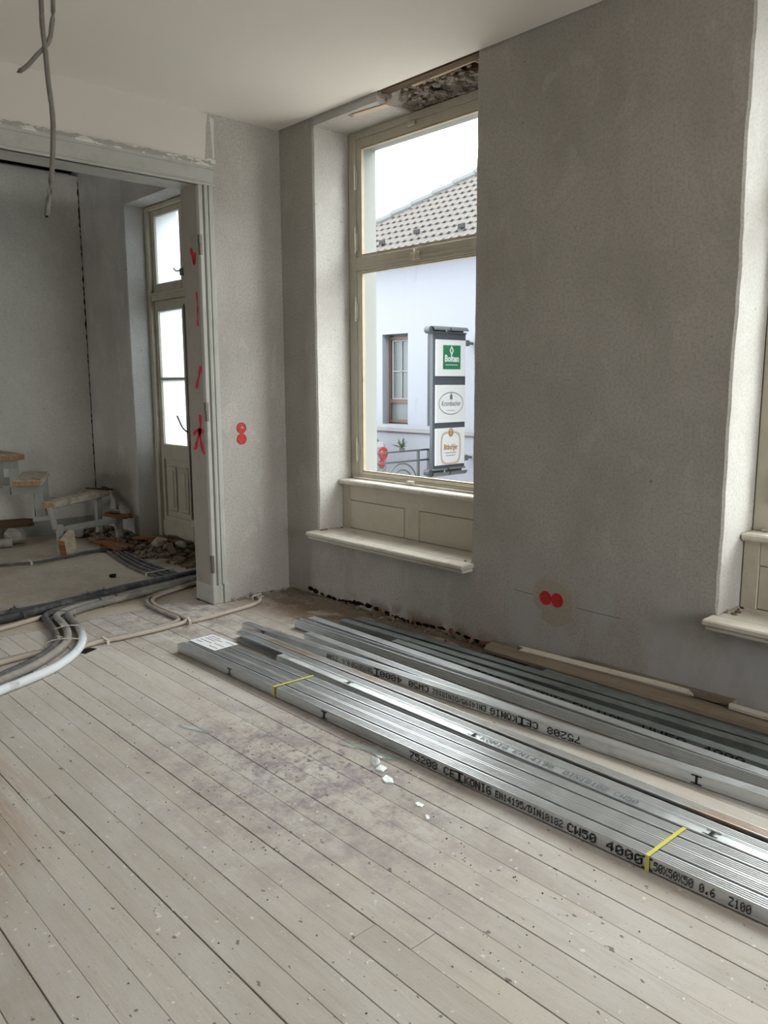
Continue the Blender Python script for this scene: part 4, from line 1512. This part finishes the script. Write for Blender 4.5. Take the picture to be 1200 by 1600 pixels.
def bars(name, pts, w=0.070, t=0.007, parent=stc, mat='steel_green'):
    bm = bmesh.new()
    for k_, (a, b) in enumerate(zip(pts, pts[1:])):
        tt = t * (1.0 if k_ % 2 else 1.25)
        a, b = Vector(a) - B0, Vector(b) - B0
        d = (b - a)
        L = d.length
        d.normalize()
        s = Vector((1, 0, 0)) if abs(d.x) < 0.9 else Vector((0, 1, 0))
        s = (s - d * s.dot(d)).normalized()
        n_ = d.cross(s)
        m = Matrix(((d.x, n_.x, s.x, a.x), (d.y, n_.y, s.y, a.y), (d.z, n_.z, s.z, a.z), (0, 0, 0, 1)))
        bbox(bm, -w / 2 + .004 * (k_ % 2), L + w / 2 - .004 * (k_ % 2), -w / 2, w / 2, -tt / 2 * 4, tt / 2 * 4, 0.003, m)
    return link(name, bm, mat, parent)


bars('stringer', [(-2.42, -1.42, .795), (-2.42, -1.06, .795), (-2.42, -1.06, .565), (-2.42, -0.875, .565), (-2.42, -0.875, .36), (-2.42, -0.80, .36)])
bars('stringer', [(-3.17, -1.42, .795), (-3.17, -0.95, .795), (-3.17, -0.95, .565), (-3.05, -0.60, .565), (-3.05, -0.60, .36), (-2.95, -0.30, .36)])
bars('bracket', [(-2.5, -1.20, .79), (-2.5, -1.20, .60), (-2.5, -1.14, .60)], 0.02, 0.006)
bars('post', [(-2.335, -0.815, 0.385), (-2.30, -0.795, 0.235)], 0.038, 0.010)
bars('post', [(-2.28, -0.765, 0.235), (-2.27, -0.765, 0.03)], 0.048, 0.012)
bars('post', [(-2.42, -0.175, 0.195), (-2.42, -0.175, 0.03)], 0.05, 0.014)
bars('post', [(-2.80, -0.20, 0.375), (-2.80, -0.20, 0.03)], 0.05, 0.012)
bars('rail', [(-2.29, -0.76, 0.215), (-2.42, -0.20, 0.215)], 0.05, 0.012)

plank('splintered_board', 0.30, 0.13, 0.022, (-2.45, -0.17, 0.238), 0.5, 0.10, 0.0, 'brownwood', 'splintered brown board on the far stair post', 'board', 12, 0.07)
bm = bmesh.new()
rough_lump(bm, (0, 0, 0.02), (0.06, 0.045, 0.022), 5)
o = link('mortar_lump', bm, 'stone')
o.location = (-2.50, -0.18, 0.268)
tag(o, 'pale lump of mortar on the splintered board', 'lump')
plank('brown_board', 0.40, 0.16, 0.022, (-2.12, -0.36, 0.042), 0.15, 0.06, 0.0, 'brownwood', 'brown board lying on the cables in front of the stair', 'board', 14, 0.04)
o = empty('wood_offcut', (-2.16, -0.74, 0))
o.rotation_euler = (0.12, 0, 0.35)
tag(o, 'upright wooden offcut with slanting top beside the stair foot', 'offcut')
bm = bmesh.new()
hexa(bm, [(-.035, -.06, 0), (.035, -.06, 0), (.035, .06, 0), (-.035, .06, 0), (-.035, -.06, .15), (.035, -.06, .15), (.035, .06, .215), (-.035, .06, .215)])
bmesh.ops.bevel(bm, geom=bm.edges[:], offset=.003, segments=1, affect='EDGES')
link('block', bm, 'tread', o)
bm = bmesh.new()
hexa(bm, [(-.037, -.065, 0), (.037, -.065, 0), (.037, -.059, 0), (-.037, -.059, 0), (-.037, -.065, .148), (.037, -.065, .148), (.037, -.059, .152), (-.037, -.059, .152)])
tag(link('bark_edge', bm, 'brownwood', o), 'brown bark edge of the offcut')
for k, (x, y, L, rz, lbl) in enumerate(((-2.86, -0.16, .34, .5, 'dark twig of wood on the far end of the lowest tread'), (-2.80, -0.12, .22, -.2, 'shorter dark twig on the far end of the lowest tread'))):
    plank('wood_splinter', L, 0.03, 0.014, (x, y, 0.452 + .012 * k), rz, 0.0, 0.0, 'darkwood', lbl, 'splinter', 20 + k, .05)
bm = bmesh.new()
rough_lump(bm, (0, 0, 0.0), (0.10, 0.085, 0.075), 8)
o = link('stone_block', bm, 'stone')
o.location = (-3.00, -0.90, 0.075)
tag(o, 'grey stone block at the left edge by the far wall', 'stone')
o = empty('pipe_offcut', (-2.92, -1.13, 0.045))
o.rotation_euler = (0, 0, 1.3)
tag(o, 'short grey pipe offcut beside the stone block at the left edge', 'pipe')
bm = bmesh.new()
n = 16
ro = [[bm.verts.new((x, r * math.cos(6.283 * i / n), r * math.sin(6.283 * i / n))) for i in range(n)] for x, r in ((-.16, .03), (-.16, .042), (.16, .042), (.16, .03))]
for q in range(4):
    A, B = ro[q], ro[(q + 1) % 4]
    for i in range(n):
        bm.faces.new((A[i], A[(i + 1) % n], B[(i + 1) % n], B[i]))
bmesh.ops.recalc_face_normals(bm, faces=bm.faces)
link('pipe_wall', bm, 'conduit_white', o)
plank('dark_plank', 0.7, 0.14, 0.03, (-3.10, -1.05, 0.17), 1.45, 0.02, 0.25, 'darkwood', 'dark rough plank lying over the stone block by the far wall', 'plank', 25, .08)
bm = bmesh.new()
rough_lump(bm, (0, 0, 0.012), (0.028, 0.022, 0.016), 18)
o = link('stone', bm, 'dark')
o.location = (-1.165, -0.80, 0)
tag(o, 'small dark stone alone on the far room floor', 'stone')

# rubble along the stair and the door of the far room
rr = random.Random(77)
bm = bmesh.new()
nx, ny = 90, 34
G = []
for i in range(nx + 1):
    x = -3.28 + 2.25 * i / nx
    row = []
    for j in range(ny + 1):
        t = j / ny
        y = 0.19 - (0.60 if x < -2.4 else 0.50) * t
        if x < -2.36 or x > -1.06:
            y = min(y, -0.01)
        h = 0.055 * (1 - t) ** 1.2 + 0.02 * math.sin(x * 9 + y * 7) * (1 - t)
        z = max(-0.02, h + rr.uniform(-.012, .016) * (1 - t) - 0.008)
        if t > .93:
            z = -0.02
        row.append(bm.verts.new((x, y + (rr.uniform(-.01, .01) if j else 0), z)))
    G.append(row)
for i in range(nx):
    for j in range(ny):
        try:
            bm.faces.new((G[i][j], G[i][j + 1], G[i + 1][j + 1], G[i + 1][j]))
        except ValueError:
            pass
bmesh.ops.recalc_face_normals(bm, faces=bm.faces)
tag(link('rubble_heap', bm, 'rubble'), 'low heap of earth and rubble in front of the glazed door', 'rubble', None, 'stuff')
bm = bmesh.new()
for k in range(260):
    x = rr.uniform(-3.2, -1.1)
    y = -0.32 * rr.random() ** 1.3 - 0.0 if not (-2.3 < x < -1.1) else rr.uniform(-.32, .14)
    s = rr.uniform(0.008, 0.03)
    rough_lump(bm, (x, y - .02, 0.03 + rr.uniform(-.01, .03)), (s * 1.5, s, s * .8), 900 + k, 0, 1)
tag(link('rubble_pieces', bm, 'rubble'), 'loose pieces of rubble scattered before the door and under the stair', 'rubble', None, 'stuff')
for k, (x, y, L, w, rz, m_, lbl) in enumerate(((-1.75, 0.02, .40, .06, 0.5, 'darkwood', 'dark strip of wood lying on the rubble before the door'),
                                             (-1.45, -0.16, .46, .05, -0.4, 'darkwood', 'dark broken lath on the rubble nearest the casing'),
                                             (-2.05, -0.06, .30, .07, 1.0, 'brownwood', 'brown scrap of board on the rubble by the door reveal'))):
    plank('wood_scrap', L, w, 0.018, (x, y, 0.075), rz, 0.05, 0.1, m_, lbl, 'wood scrap', 40 + k, .06)
for k, (x, y, s, lbl) in enumerate(((-1.78, -0.10, .055, 'yellowish stone on the rubble before the door'), (-1.55, -0.02, .045, 'pale stone on the rubble close to the door sill'), (-2.95, -0.35, .06, 'rough stone under the winder stair'))):
    bm = bmesh.new()
    rough_lump(bm, (0, 0, 0), (s * 1.3, s, s * .8), 60 + k)
    o = link('stone', bm, 'patch' if k == 0 else 'stone')
    o.location = (x, y, 0.085 if k < 2 else 0.045)
    tag(o, lbl, 'stone')
bm = bmesh.new()                                        # crack along the far corner
prev = None
for k in range(121):
    z = 0.15 + 3.2 * k / 120
    w_ = 0.002 + 0.010 * rr.random() ** 2 * (0.4 + z / 4)
    o_ = rr.uniform(-.003, .003)
    q = [bm.verts.new((-3.298, -0.001 - w_ - abs(o_), z)), bm.verts.new((-3.294, -0.004, z)), bm.verts.new((-3.299 + w_, -0.001, z))]
    if prev:
        bm.faces.new((prev[0], prev[1], q[1], q[0]))
        bm.faces.new((prev[1], prev[2], q[2], q[1]))
    prev = q
tag(link('corner_crack', bm, 'dark', wf), kind='stuff')

# ------------------------------------------------------------------ glass shards and crumbs on the boards
def shard(pts, label, z=0.0015, t=0.003):
    c = Vector((sum(p[0] for p in pts) / len(pts), sum(p[1] for p in pts) / len(pts), 0))
    bm = bmesh.new()
    vs = [bm.verts.new((p[0] - c.x, p[1] - c.y, 0)) for p in pts]
    f = bm.faces.new(vs)
    ex = bmesh.ops.extrude_face_region(bm, geom=[f])
    for v in [q for q in ex['geom'] if isinstance(q, bmesh.types.BMVert)]:
        v.co.z = t
    bmesh.ops.recalc_face_normals(bm, faces=bm.faces)
    o = link('glass_shard', bm, 'shard')
    o.location = (c.x, c.y, z)
    tag(o, label, 'glass shard', 'glass splinters on the floorboards')


shard([(2.20, -1.345), (2.33, -1.262), (2.40, -1.258), (2.36, -1.30), (2.30, -1.315), (2.27, -1.335)], 'large clear shard at the foot of the bundle, left of the lettering')
shard([(2.37, -1.30), (2.42, -1.262), (2.49, -1.262), (2.46, -1.285), (2.405, -1.315)], 'clear shard pushed under the edge of the bundle')
shard([(2.38, -1.32), (2.42, -1.315), (2.45, -1.335), (2.455, -1.37), (2.43, -1.365)], 'clear shard just in front of the two at the bundle')
shard([(2.46, -1.345), (2.50, -1.345), (2.51, -1.375), (2.475, -1.385)], 'small white-edged shard right of the clear one')
shard([(2.535, -1.385), (2.57, -1.385), (2.60, -1.405), (2.575, -1.425), (2.545, -1.415)], 'white shard farthest from the bundle in the group')
shard([(2.755, -1.435), (2.785, -1.433), (2.79, -1.447), (2.775, -1.455), (2.755, -1.45)], 'rounded white chip alone on the boards')
shard([(2.83, -1.475), (2.845, -1.470), (2.862, -1.487), (2.852, -1.492)], 'pointed white chip next to the rounded chip')
shard([(1.60, -1.735), (1.66, -1.700), (1.72, -1.682), (1.765, -1.665), (1.755, -1.690), (1.70, -1.712), (1.64, -1.735)], 'curved pale shard alone on the middle of the floor')
bm = bmesh.new()
rr = random.Random(91)
for k in range(300):
    x, y = rr.uniform(0.8, 4.0), rr.uniform(-2.7, -1.3)
    if k % 3 == 0:
        q = rr.choice(((2.05, -1.65), (3.1, -1.55), (3.45, -1.75), (2.6, -1.95), (2.2, -1.9)))
        x, y = q[0] + rr.gauss(0, .08), q[1] + rr.gauss(0, .06)
    s = rr.uniform(0.0009, 0.0026)
    rough_lump(bm, (x, y, s * .4), (s * 1.4, s, s * .8), 2000 + k, 0, 1)
tag(link('dark_crumbs', bm, 'rubble'), 'dark crumbs scattered over the floorboards', 'crumbs', None, 'stuff')
bm = bmesh.new()
for k in range(160):
    x, y = rr.uniform(0.6, 4.0), rr.uniform(-2.7, -1.3)
    s = rr.uniform(0.001, 0.0035)
    rough_lump(bm, (x, y, s * .4), (s * 1.4, s, s * .8), 3000 + k, 0, 1)
tag(link('pale_crumbs', bm, 'paper'), 'pale plaster crumbs scattered over the floorboards', 'crumbs', None, 'stuff')

# ------------------------------------------------------------------ the street outside
SZ = -0.75
bm = bmesh.new()
box(bm, -40, 25, 0.475, 9.6, SZ - 0.2, SZ)
st = tag(link('street', bm, 'asphalt'), kind='structure')

FB = 9.5
bld = empty('house_across', (-9, FB, SZ))
tag(bld, 'white house across the street with grey-brown tiled roof', 'house')
bo = Vector((-9, FB, SZ))


def bpart(name, bm, mat, parent=bld):
    bmesh.ops.translate(bm, verts=bm.verts[:], vec=-bo)
    return link(name, bm, mat, parent)


wins = [(-9.42 + 1.47 * k, -8.57 + 1.47 * k) for k in range(-2, 9)]
bm = bmesh.new()
xx = -13.0
for a, b in wins:
    box(bm, xx, a, FB, FB + 0.3, SZ, 4.22)
    box(bm, a, b, FB, FB + 0.3, SZ, 0.50)
    box(bm, a, b, FB, FB + 0.3, 2.55, 4.22)
    xx = b
box(bm, xx, 14, FB, FB + 0.3, SZ, 4.22)
box(bm, -13.0, 14, FB + 0.31, FB + 9, SZ, 4.2)
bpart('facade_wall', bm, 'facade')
bm = bmesh.new()
bbox(bm, -13.05, 14, FB - 0.06, FB + 0.01, 0.33, 0.45, 0.015)
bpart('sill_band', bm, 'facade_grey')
for a, b in wins:
    bm = bmesh.new()
    ring(bm, a + 0.002, b - 0.002, 0.53, 2.50, 0.07, 0.07, 0.07, 0.07, FB + 0.20, FB + 0.27)
    bbox(bm, a + 0.07, b - 0.07, FB + 0.20, FB + 0.27, 0.98, 1.07, 0.005)
    w_ = bpart('window', bm, 'brownframe')
    bm = bmesh.new()
    ring(bm, a + 0.11, b - 0.11, 1.07, 2.42, 0.04, 0.04, 0.03, 0.03, FB + 0.215, FB + 0.25)
    bbox(bm, (a + b) / 2 - .015, (a + b) / 2 + .015, FB + .215, FB + .25, 1.1, 2.4, .003)
    bbox(bm, a + .15, b - .15, FB + .215, FB + .25, 1.70, 1.73, .003)
    bpart('casement', bm, 'facade_grey', w_)
    bm = bmesh.new()
    box(bm, a + 0.07, b - 0.07, FB + 0.24, FB + 0.255, 0.6, 2.43)
    bpart('pane', bm, 'darkglass', w_)
# roof: hipped, tiles as real courses on the street side
EX, EY, EZ = -12.4, 9.1, 4.295
SL = 0.665
bm = bmesh.new()
rid = 6.0
v = [bm.verts.new(p) for p in ((EX, EY, EZ - .06), (14.4, EY, EZ - .06), (14.4, EY + rid, EZ - .06 + SL * rid), (EX + rid, EY + rid, EZ - .06 + SL * rid), (EX, EY + 2 * rid, EZ - .06), (14.4, EY + 2 * rid, EZ - .06))]
bm.faces.new((v[0], v[1], v[2], v[3]))
bm.faces.new((v[0], v[3], v[4]))
bm.faces.new((v[3], v[2], v[5], v[4]))
bm.faces.new((v[0], v[4], v[5], v[1]))
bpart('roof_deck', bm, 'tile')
bm = bmesh.new()
TW, TL = 0.22, 0.34
un = math.sqrt(1 + SL * SL)
nr = 16
for r in range(nr):
    d0 = r * TL / un
    d1 = (r * TL + TL + 0.05) / un
    x = EX + d0 * 1.02
    x = EX + math.ceil((x - EX) / TW) * TW + (TW / 2 if r % 2 else 0)
    while x < -3.0:
        xs = [x, x + TW * .28, x + TW * .5, x + TW * .72, x + TW * .985]
        hs = [0.045, 0.020, 0.014, 0.020, 0.045]
        lo = [bm.verts.new((a, EY + d0 - .01, EZ + SL * d0 + h + 0.018)) for a, h in zip(xs, hs)]
        up = [bm.verts.new((a, EY + d1, EZ + SL * d1 + h - 0.012)) for a, h in zip(xs, hs)]
        ed = [bm.verts.new((a, EY + d0 - .005, EZ + SL * d0 + h - 0.010)) for a, h in zip(xs, hs)]
        for k in range(4):
            bm.faces.new((lo[k], lo[k + 1], up[k + 1], up[k]))
            bm.faces.new((ed[k], ed[k + 1], lo[k + 1], lo[k]))
        x += TW
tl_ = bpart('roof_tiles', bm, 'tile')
tag(tl_, None, None, None, 'stuff')
for k in range(16):
    t0, t1 = k * 0.36, k * 0.36 + 0.40
    bm = bmesh.new()
    a = Vector((EX + t0, EY + t0, EZ + SL * t0 + 0.03))
    b = Vector((EX + t1, EY + t1, EZ + SL * t1 + 0.03))
    cyl(bm, a + Vector((0, 0, .035)), b, 0.12, 10, 0.10)
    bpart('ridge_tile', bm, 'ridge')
bm = bmesh.new()
n = 8
prev = None
for x in (EX, 14.4):
    q = [bm.verts.new((x, EY - 0.07 + 0.07 * math.cos(math.pi + math.pi * i / n), EZ - 0.02 + 0.07 * math.sin(math.pi + math.pi * i / n))) for i in range(n + 1)]
    if prev:
        for i in range(n):
            bm.faces.new((prev[i], prev[i + 1], q[i + 1], q[i]))
    prev = q
bpart('gutter', bm, 'ridge')
bm = bmesh.new()
box(bm, EX + .3, 14.4, EY + .02, FB + .02, 4.16, 4.22)
bpart('soffit_board', bm, 'facade')
for x, d in ((-9.25, 0.25), (-8.35, 0.45), (-6.9, .3)):
    bm = bmesh.new()
    z = EZ + SL * d + 0.06
    bbox(bm, x - .10, x + .10, EY + d - .02, EY + d + .01, z, z + .10, .01)
    bbox(bm, x - .02, x + .02, EY + d - .02, EY + d + .25, z - .02, z + .03, .005)
    bpart('snow_guard', bm, 'tyre')

# projecting sign
sg = empty('projecting_sign', (-6.5, 8.7, SZ))
tag(sg, 'tall lead-grey projecting sign with three stacked white panels and scrolled zinc ends', 'sign')
so = Vector((-6.5, 8.7, SZ))
SY0, SY1 = 8.25, 9.15


def spart(name, bm, mat, parent=sg):
    bmesh.ops.translate(bm, verts=bm.verts[:], vec=-so)
    return link(name, bm, mat, parent)


bm = bmesh.new()
bbox(bm, -6.63, -6.545, SY0 - 0.03, SY1 + 0.03, -0.28, 2.44, 0.01)
spart('sheet_body', bm, 'leadgrey')
for z, up in ((2.47, 1), (-0.33, -1)):
    for y0, y1, r in ((8.17, 8.62, .085), (8.66, 9.15, .085)):
        bm = bmesh.new()
        N = 22
        prev = None
        for i in range(N + 1):
            a = 5.6 * i / N
            rad = r * (1 - .35 * i / N)
            q = [bm.verts.new((-6.53 + rad * math.cos(a) * 1.0, yy_, z + up * rad * math.sin(a))) for yy_ in (y0, y1)]
            if prev:
                bm.faces.new((prev[0], prev[1], q[1], q[0]))
            prev = q
        ob = spart('scroll', bm, 'scroll')
        md = ob.modifiers.new('thick', 'SOLIDIFY')
        md.thickness = 0.012
    bm = bmesh.new()
    cyl(bm, (-6.66, 8.15, z), (-6.52, 8.15, z), .07, 12)
    spart('scroll', bm, 'leadgrey')
for z in (2.25, -0.10):
    bm = bmesh.new()
    cyl(bm, (-6.65, 9.15, z), (-6.65, 9.52, z), .03, 10)
    bbox(bm, -6.72, -6.58, 9.22, 9.36, z - .06, z + .06, .02)
    spart('bracket', bm, 'scroll')


def on_panel(bm, y, z, s=1.0):
    """stand a flat xy drawing up on the panel face (facing +x)"""
    m = Matrix(((0, 0, 1, -6.508), (1, 0, 0, y), (0, 1, 0, z), (0, 0, 0, 1)))
    bmesh.ops.transform(bm, matrix=m, verts=bm.verts[:])
    return bm


def ellipse_ring(bm, rx, ry, t, n=40, p=2.0, cx=0, cy_=0):
    A, B = [], []
    for i in range(n):
        a = 6.2832 * i / n
        c, s = math.cos(a), math.sin(a)
        c = math.copysign(abs(c) ** (2 / p), c)
        s = math.copysign(abs(s) ** (2 / p), s)
        A.append(bm.verts.new((cx + rx * c, cy_ + ry * s, 0)))
        B.append(bm.verts.new((cx + (rx - t) * c, cy_ + (ry - t) * s, 0)))
    for i in range(n):
        bm.faces.new((A[i], A[(i + 1) % n], B[(i + 1) % n], B[i]))


PZ = [(1.575, 2.29), (0.655, 1.405), (-0.20, 0.545)]
pan = []
for k, (z0, z1) in enumerate(PZ):
    bm = bmesh.new()
    bbox(bm, -6.56, -6.51, SY0 + .03, SY1 - .01, z0, z1, 0.008)
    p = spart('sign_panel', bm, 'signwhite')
    tag(p, ['white panel with a green square and white blackletter name', 'white panel with an oval line and grey name', 'white panel with a golden frame and golden name'][k])
    pan.append(p)


def flat(parent, bm, mat, y, z, name, lift=0.0):
    on_panel(bm, y, z)
    bmesh.ops.translate(bm, verts=bm.verts[:], vec=(lift, 0, 0))
    return spart(name, bm, mat, parent)


yc = 8.715
bm = bmesh.new()
box(bm, -.245, .265, -.235, .235, -.001, .001)
flat(pan[0], bm, 'signgreen', yc, 1.95, 'green_square')
flat(pan[0], text_mesh('Bolten', .185, sx=.86, bold=.006), 'signwhite', yc + .01, 1.865, 'lettering', .003)
bm = bmesh.new()
v = [bm.verts.new(q) for q in ((0, .10, 0), (.06, 0, 0), (0, -.10, 0), (-.06, 0, 0))]
w4 = [bm.verts.new(q) for q in ((0, .05, 0), (.028, 0, 0), (0, -.05, 0), (-.028, 0, 0))]
for i in range(4):
    bm.faces.new((v[i], v[(i + 1) % 4], w4[(i + 1) % 4], w4[i]))
bmesh.ops.translate(bm, verts=bm.verts[:], vec=(0, .02, 0))
flat(pan[0], bm, 'signwhite', yc, 2.06, 'diamond_emblem', .003)
bm = bmesh.new()
v = [bm.verts.new(q) for q in ((-.005, .03, 0), (.014, .005, 0), (.002, -.03, 0), (-.012, .0, 0))]
bm.faces.new(v)
flat(pan[0], bm, 'carred', yc, 2.08, 'red_mark', .004)
bm = bmesh.new()
for x in range(-14, 15, 2):
    box(bm, x * .012, x * .012 + .015, -.008, .008, -.001, .001)
flat(pan[0], bm, 'signwhite', yc, 1.80, 'small_print', .003)

bm = bmesh.new()
ellipse_ring(bm, .36, .225, .012)
flat(pan[1], bm, 'signtext', yc, 1.04, 'oval_line', .003)
flat(pan[1], text_mesh('Krombacher', .150, shear=.12, sx=.74), 'signtext', yc, .99, 'lettering', .003)
bm = bmesh.new()
for i in range(3):
    box(bm, -.036 + .027 * i, -.018 + .027 * i, -.045, .045 - .012 * abs(i - 1), -.001, .001)
box(bm, -.04, .04, -.055, -.045, -.001, .001)
box(bm, -.02, .02, .045, .06, -.001, .001)
flat(pan[1], bm, 'signtext', yc, 1.175, 'crown_emblem', .003)
bm = bmesh.new()
for x in range(-10, 11, 2):
    box(bm, x * .011, x * .011 + .013, -.006, .006, -.001, .001)
flat(pan[1], bm, 'signbrown', yc, .90, 'small_print', .003)

bm = bmesh.new()
ellipse_ring(bm, .275, .315, .012, 56, 4.0)
ellipse_ring(bm, .295, .335, .006, 56, 4.0)
flat(pan[2], bm, 'signgold', yc, .145, 'gold_frame', .003)
bm = bmesh.new()
ellipse_ring(bm, .075, .085, .03, 24)
ellipse_ring(bm, .035, .045, .02, 16, 2.0, 0, -.01)
flat(pan[2], bm, 'signgold', yc, .455, 'gold_emblem', .004)
flat(pan[2], text_mesh('Bitburger', .150, sx=.72, bold=.004), 'signgold', yc, .115, 'lettering', .003)
bm = bmesh.new()
for y, a, b in ((.10, 2, 12), (-.06, -14, 14), (-.115, -11, 11)):
    for x in range(a, b, 2):
        box(bm, x * .012, x * .012 + .016, y, y + .014, -.001, .001)
flat(pan[2], bm, 'signbrown', yc, .10, 'small_print', .003)

# railing of the steps opposite
rl = empty('railing', (-6.9, 8.0, SZ))
tag(rl, 'grey iron railing with arched infill in front of the white house', 'railing')
ro_ = Vector((-6.9, 8.0, SZ))
bm = bmesh.new()
bbox(bm, -6.94, -6.86, 8.46, 8.54, SZ, .12, .006)
bmesh.ops.translate(bm, verts=bm.verts[:], vec=-ro_)
link('post', bm, 'rail', rl)
bm = bmesh.new()
bbox(bm, -6.925, -6.875, 8.15, 8.20, SZ, .10, .005)
bmesh.ops.translate(bm, verts=bm.verts[:], vec=-ro_)
link('post', bm, 'rail', rl)
bm = bmesh.new()
bbox(bm, -6.94, -6.86, 5.4, 5.48, SZ, .12, .006)
bmesh.ops.translate(bm, verts=bm.verts[:], vec=-ro_)
link('post', bm, 'rail', rl)
for z in (.105, -.10, -.70):
    bm = bmesh.new()
    bbox(bm, -6.92, -6.88, 5.44, 8.52, z - .018, z + .018, .004)
    bmesh.ops.translate(bm, verts=bm.verts[:], vec=-ro_)
    link('rail_bar', bm, 'rail', rl)
for yc_, r in ((7.72, .42), (7.72, .30), (6.8, .42), (6.8, .30), (7.25, .18)):
    bm = bmesh.new()
    pts = [(-6.9, yc_ + r * math.cos(math.pi * i / 14), -.58 + r * 1.05 * math.sin(math.pi * i / 14)) for i in range(15)]
    tube(bm, [Vector(p) - ro_ for p in pts], .016, 6, .06)
    link('arch_bar', bm, 'rail', rl)
# withered plant on the railing
pl_ = empty('withered_plant', (-6.9, 7.72, .12))
tag(pl_, 'small dark withered plant on top of the grey railing', 'plant')
rr = random.Random(3)
bm = bmesh.new()
cyl(bm, (0, 0, 0), (0, 0, .05), .05, 10, .06)
link('pot', bm, 'rail', pl_)
bm = bmesh.new()
for k in range(26):
    a, e_ = rr.uniform(0, 6.28), rr.uniform(.2, 1.3)
    d = Vector((math.cos(a) * math.cos(e_), math.sin(a) * math.cos(e_), math.sin(e_)))
    s = d.cross(Vector((0, 0, 1))).normalized() * .022
    L = rr.uniform(.10, .27)
    p0 = Vector((0, 0, .05))
    v = [bm.verts.new(q) for q in (p0, p0 + d * L * .6 + s, p0 + d * L - Vector((0, 0, .02)), p0 + d * L * .6 - s)]
    bm.faces.new(v)
link('leaves', bm, 'leafdark', pl_)

# parked car, only its rear corner shows
car = empty('car', (-8.0, 7.55, SZ))
tag(car, 'white parked car with red tail light behind the grey railing', 'car')
bm = bmesh.new()
secs = [(0.0, .76, .34, .86), (-.10, .84, .25, .95), (-.8, .87, .22, .98), (-1.8, .88, .22, .95), (-3.0, .88, .22, .93), (-3.6, .84, .25, .78), (-3.85, .72, .32, .66)]
prev = None
for x, hw, z0, z1 in secs:
    q = [bm.verts.new(p) for p in ((x, -hw, z0 + .08), (x, -hw * .92, z0), (x, hw * .92, z0), (x, hw, z0 + .08), (x, hw, z1 - .12), (x, hw * .9, z1), (x, -hw * .9, z1), (x, -hw, z1 - .12))]
    if prev:
        for i in range(8):
            bm.faces.new((prev[i], prev[(i + 1) % 8], q[(i + 1) % 8], q[i]))
    else:
        bm.faces.new(q[::-1])
    prev = q
bm.faces.new(prev)
bmesh.ops.recalc_face_normals(bm, faces=bm.faces)
link('body', bm, 'carwhite', car)
bm = bmesh.new()
prev = None
for x, hw, z1 in ((-.18, .74, .94), (-.55, .64, 1.40), (-1.3, .64, 1.46), (-2.0, .63, 1.42), (-2.75, .74, .93)):
    q = [bm.verts.new(p) for p in ((x, -.78, .90), (x, .78, .90), (x, hw, z1), (x, -hw, z1))]
    if prev:
        for i in range(4):
            bm.faces.new((prev[i], prev[(i + 1) % 4], q[(i + 1) % 4], q[i]))
    else:
        bm.faces.new(q[::-1])
    prev = q
bm.faces.new(prev)
bmesh.ops.recalc_face_normals(bm, faces=bm.faces)
link('cabin', bm, 'darkglass', car)
for sx_ in (-1, 1):
    bm = bmesh.new()
    cyl(bm, (-.11, sx_ * .66, .72), (.02, sx_ * .66, .72), .13, 24)
    cyl(bm, (.02, sx_ * .66, .72), (.035, sx_ * .66, .72), .09, 24, .06)
    link('tail_light', bm, 'carred', car)
    bm = bmesh.new()
    cyl(bm, (-.05, sx_ * .62, .50), (.02, sx_ * .62, .50), .085, 20)
    link('reflector', bm, 'carred', car)
    for xw in (-.75, -3.05):
        bm = bmesh.new()
        cyl(bm, (xw, sx_ * .68, .31), (xw, sx_ * .87, .31), .31, 20)
        wh = link('wheel', bm, 'tyre', car)
        bm = bmesh.new()
        cyl(bm, (xw, sx_ * .86, .31), (xw, sx_ * .885, .31), .19, 14)
        link('hubcap', bm, 'scroll', wh)
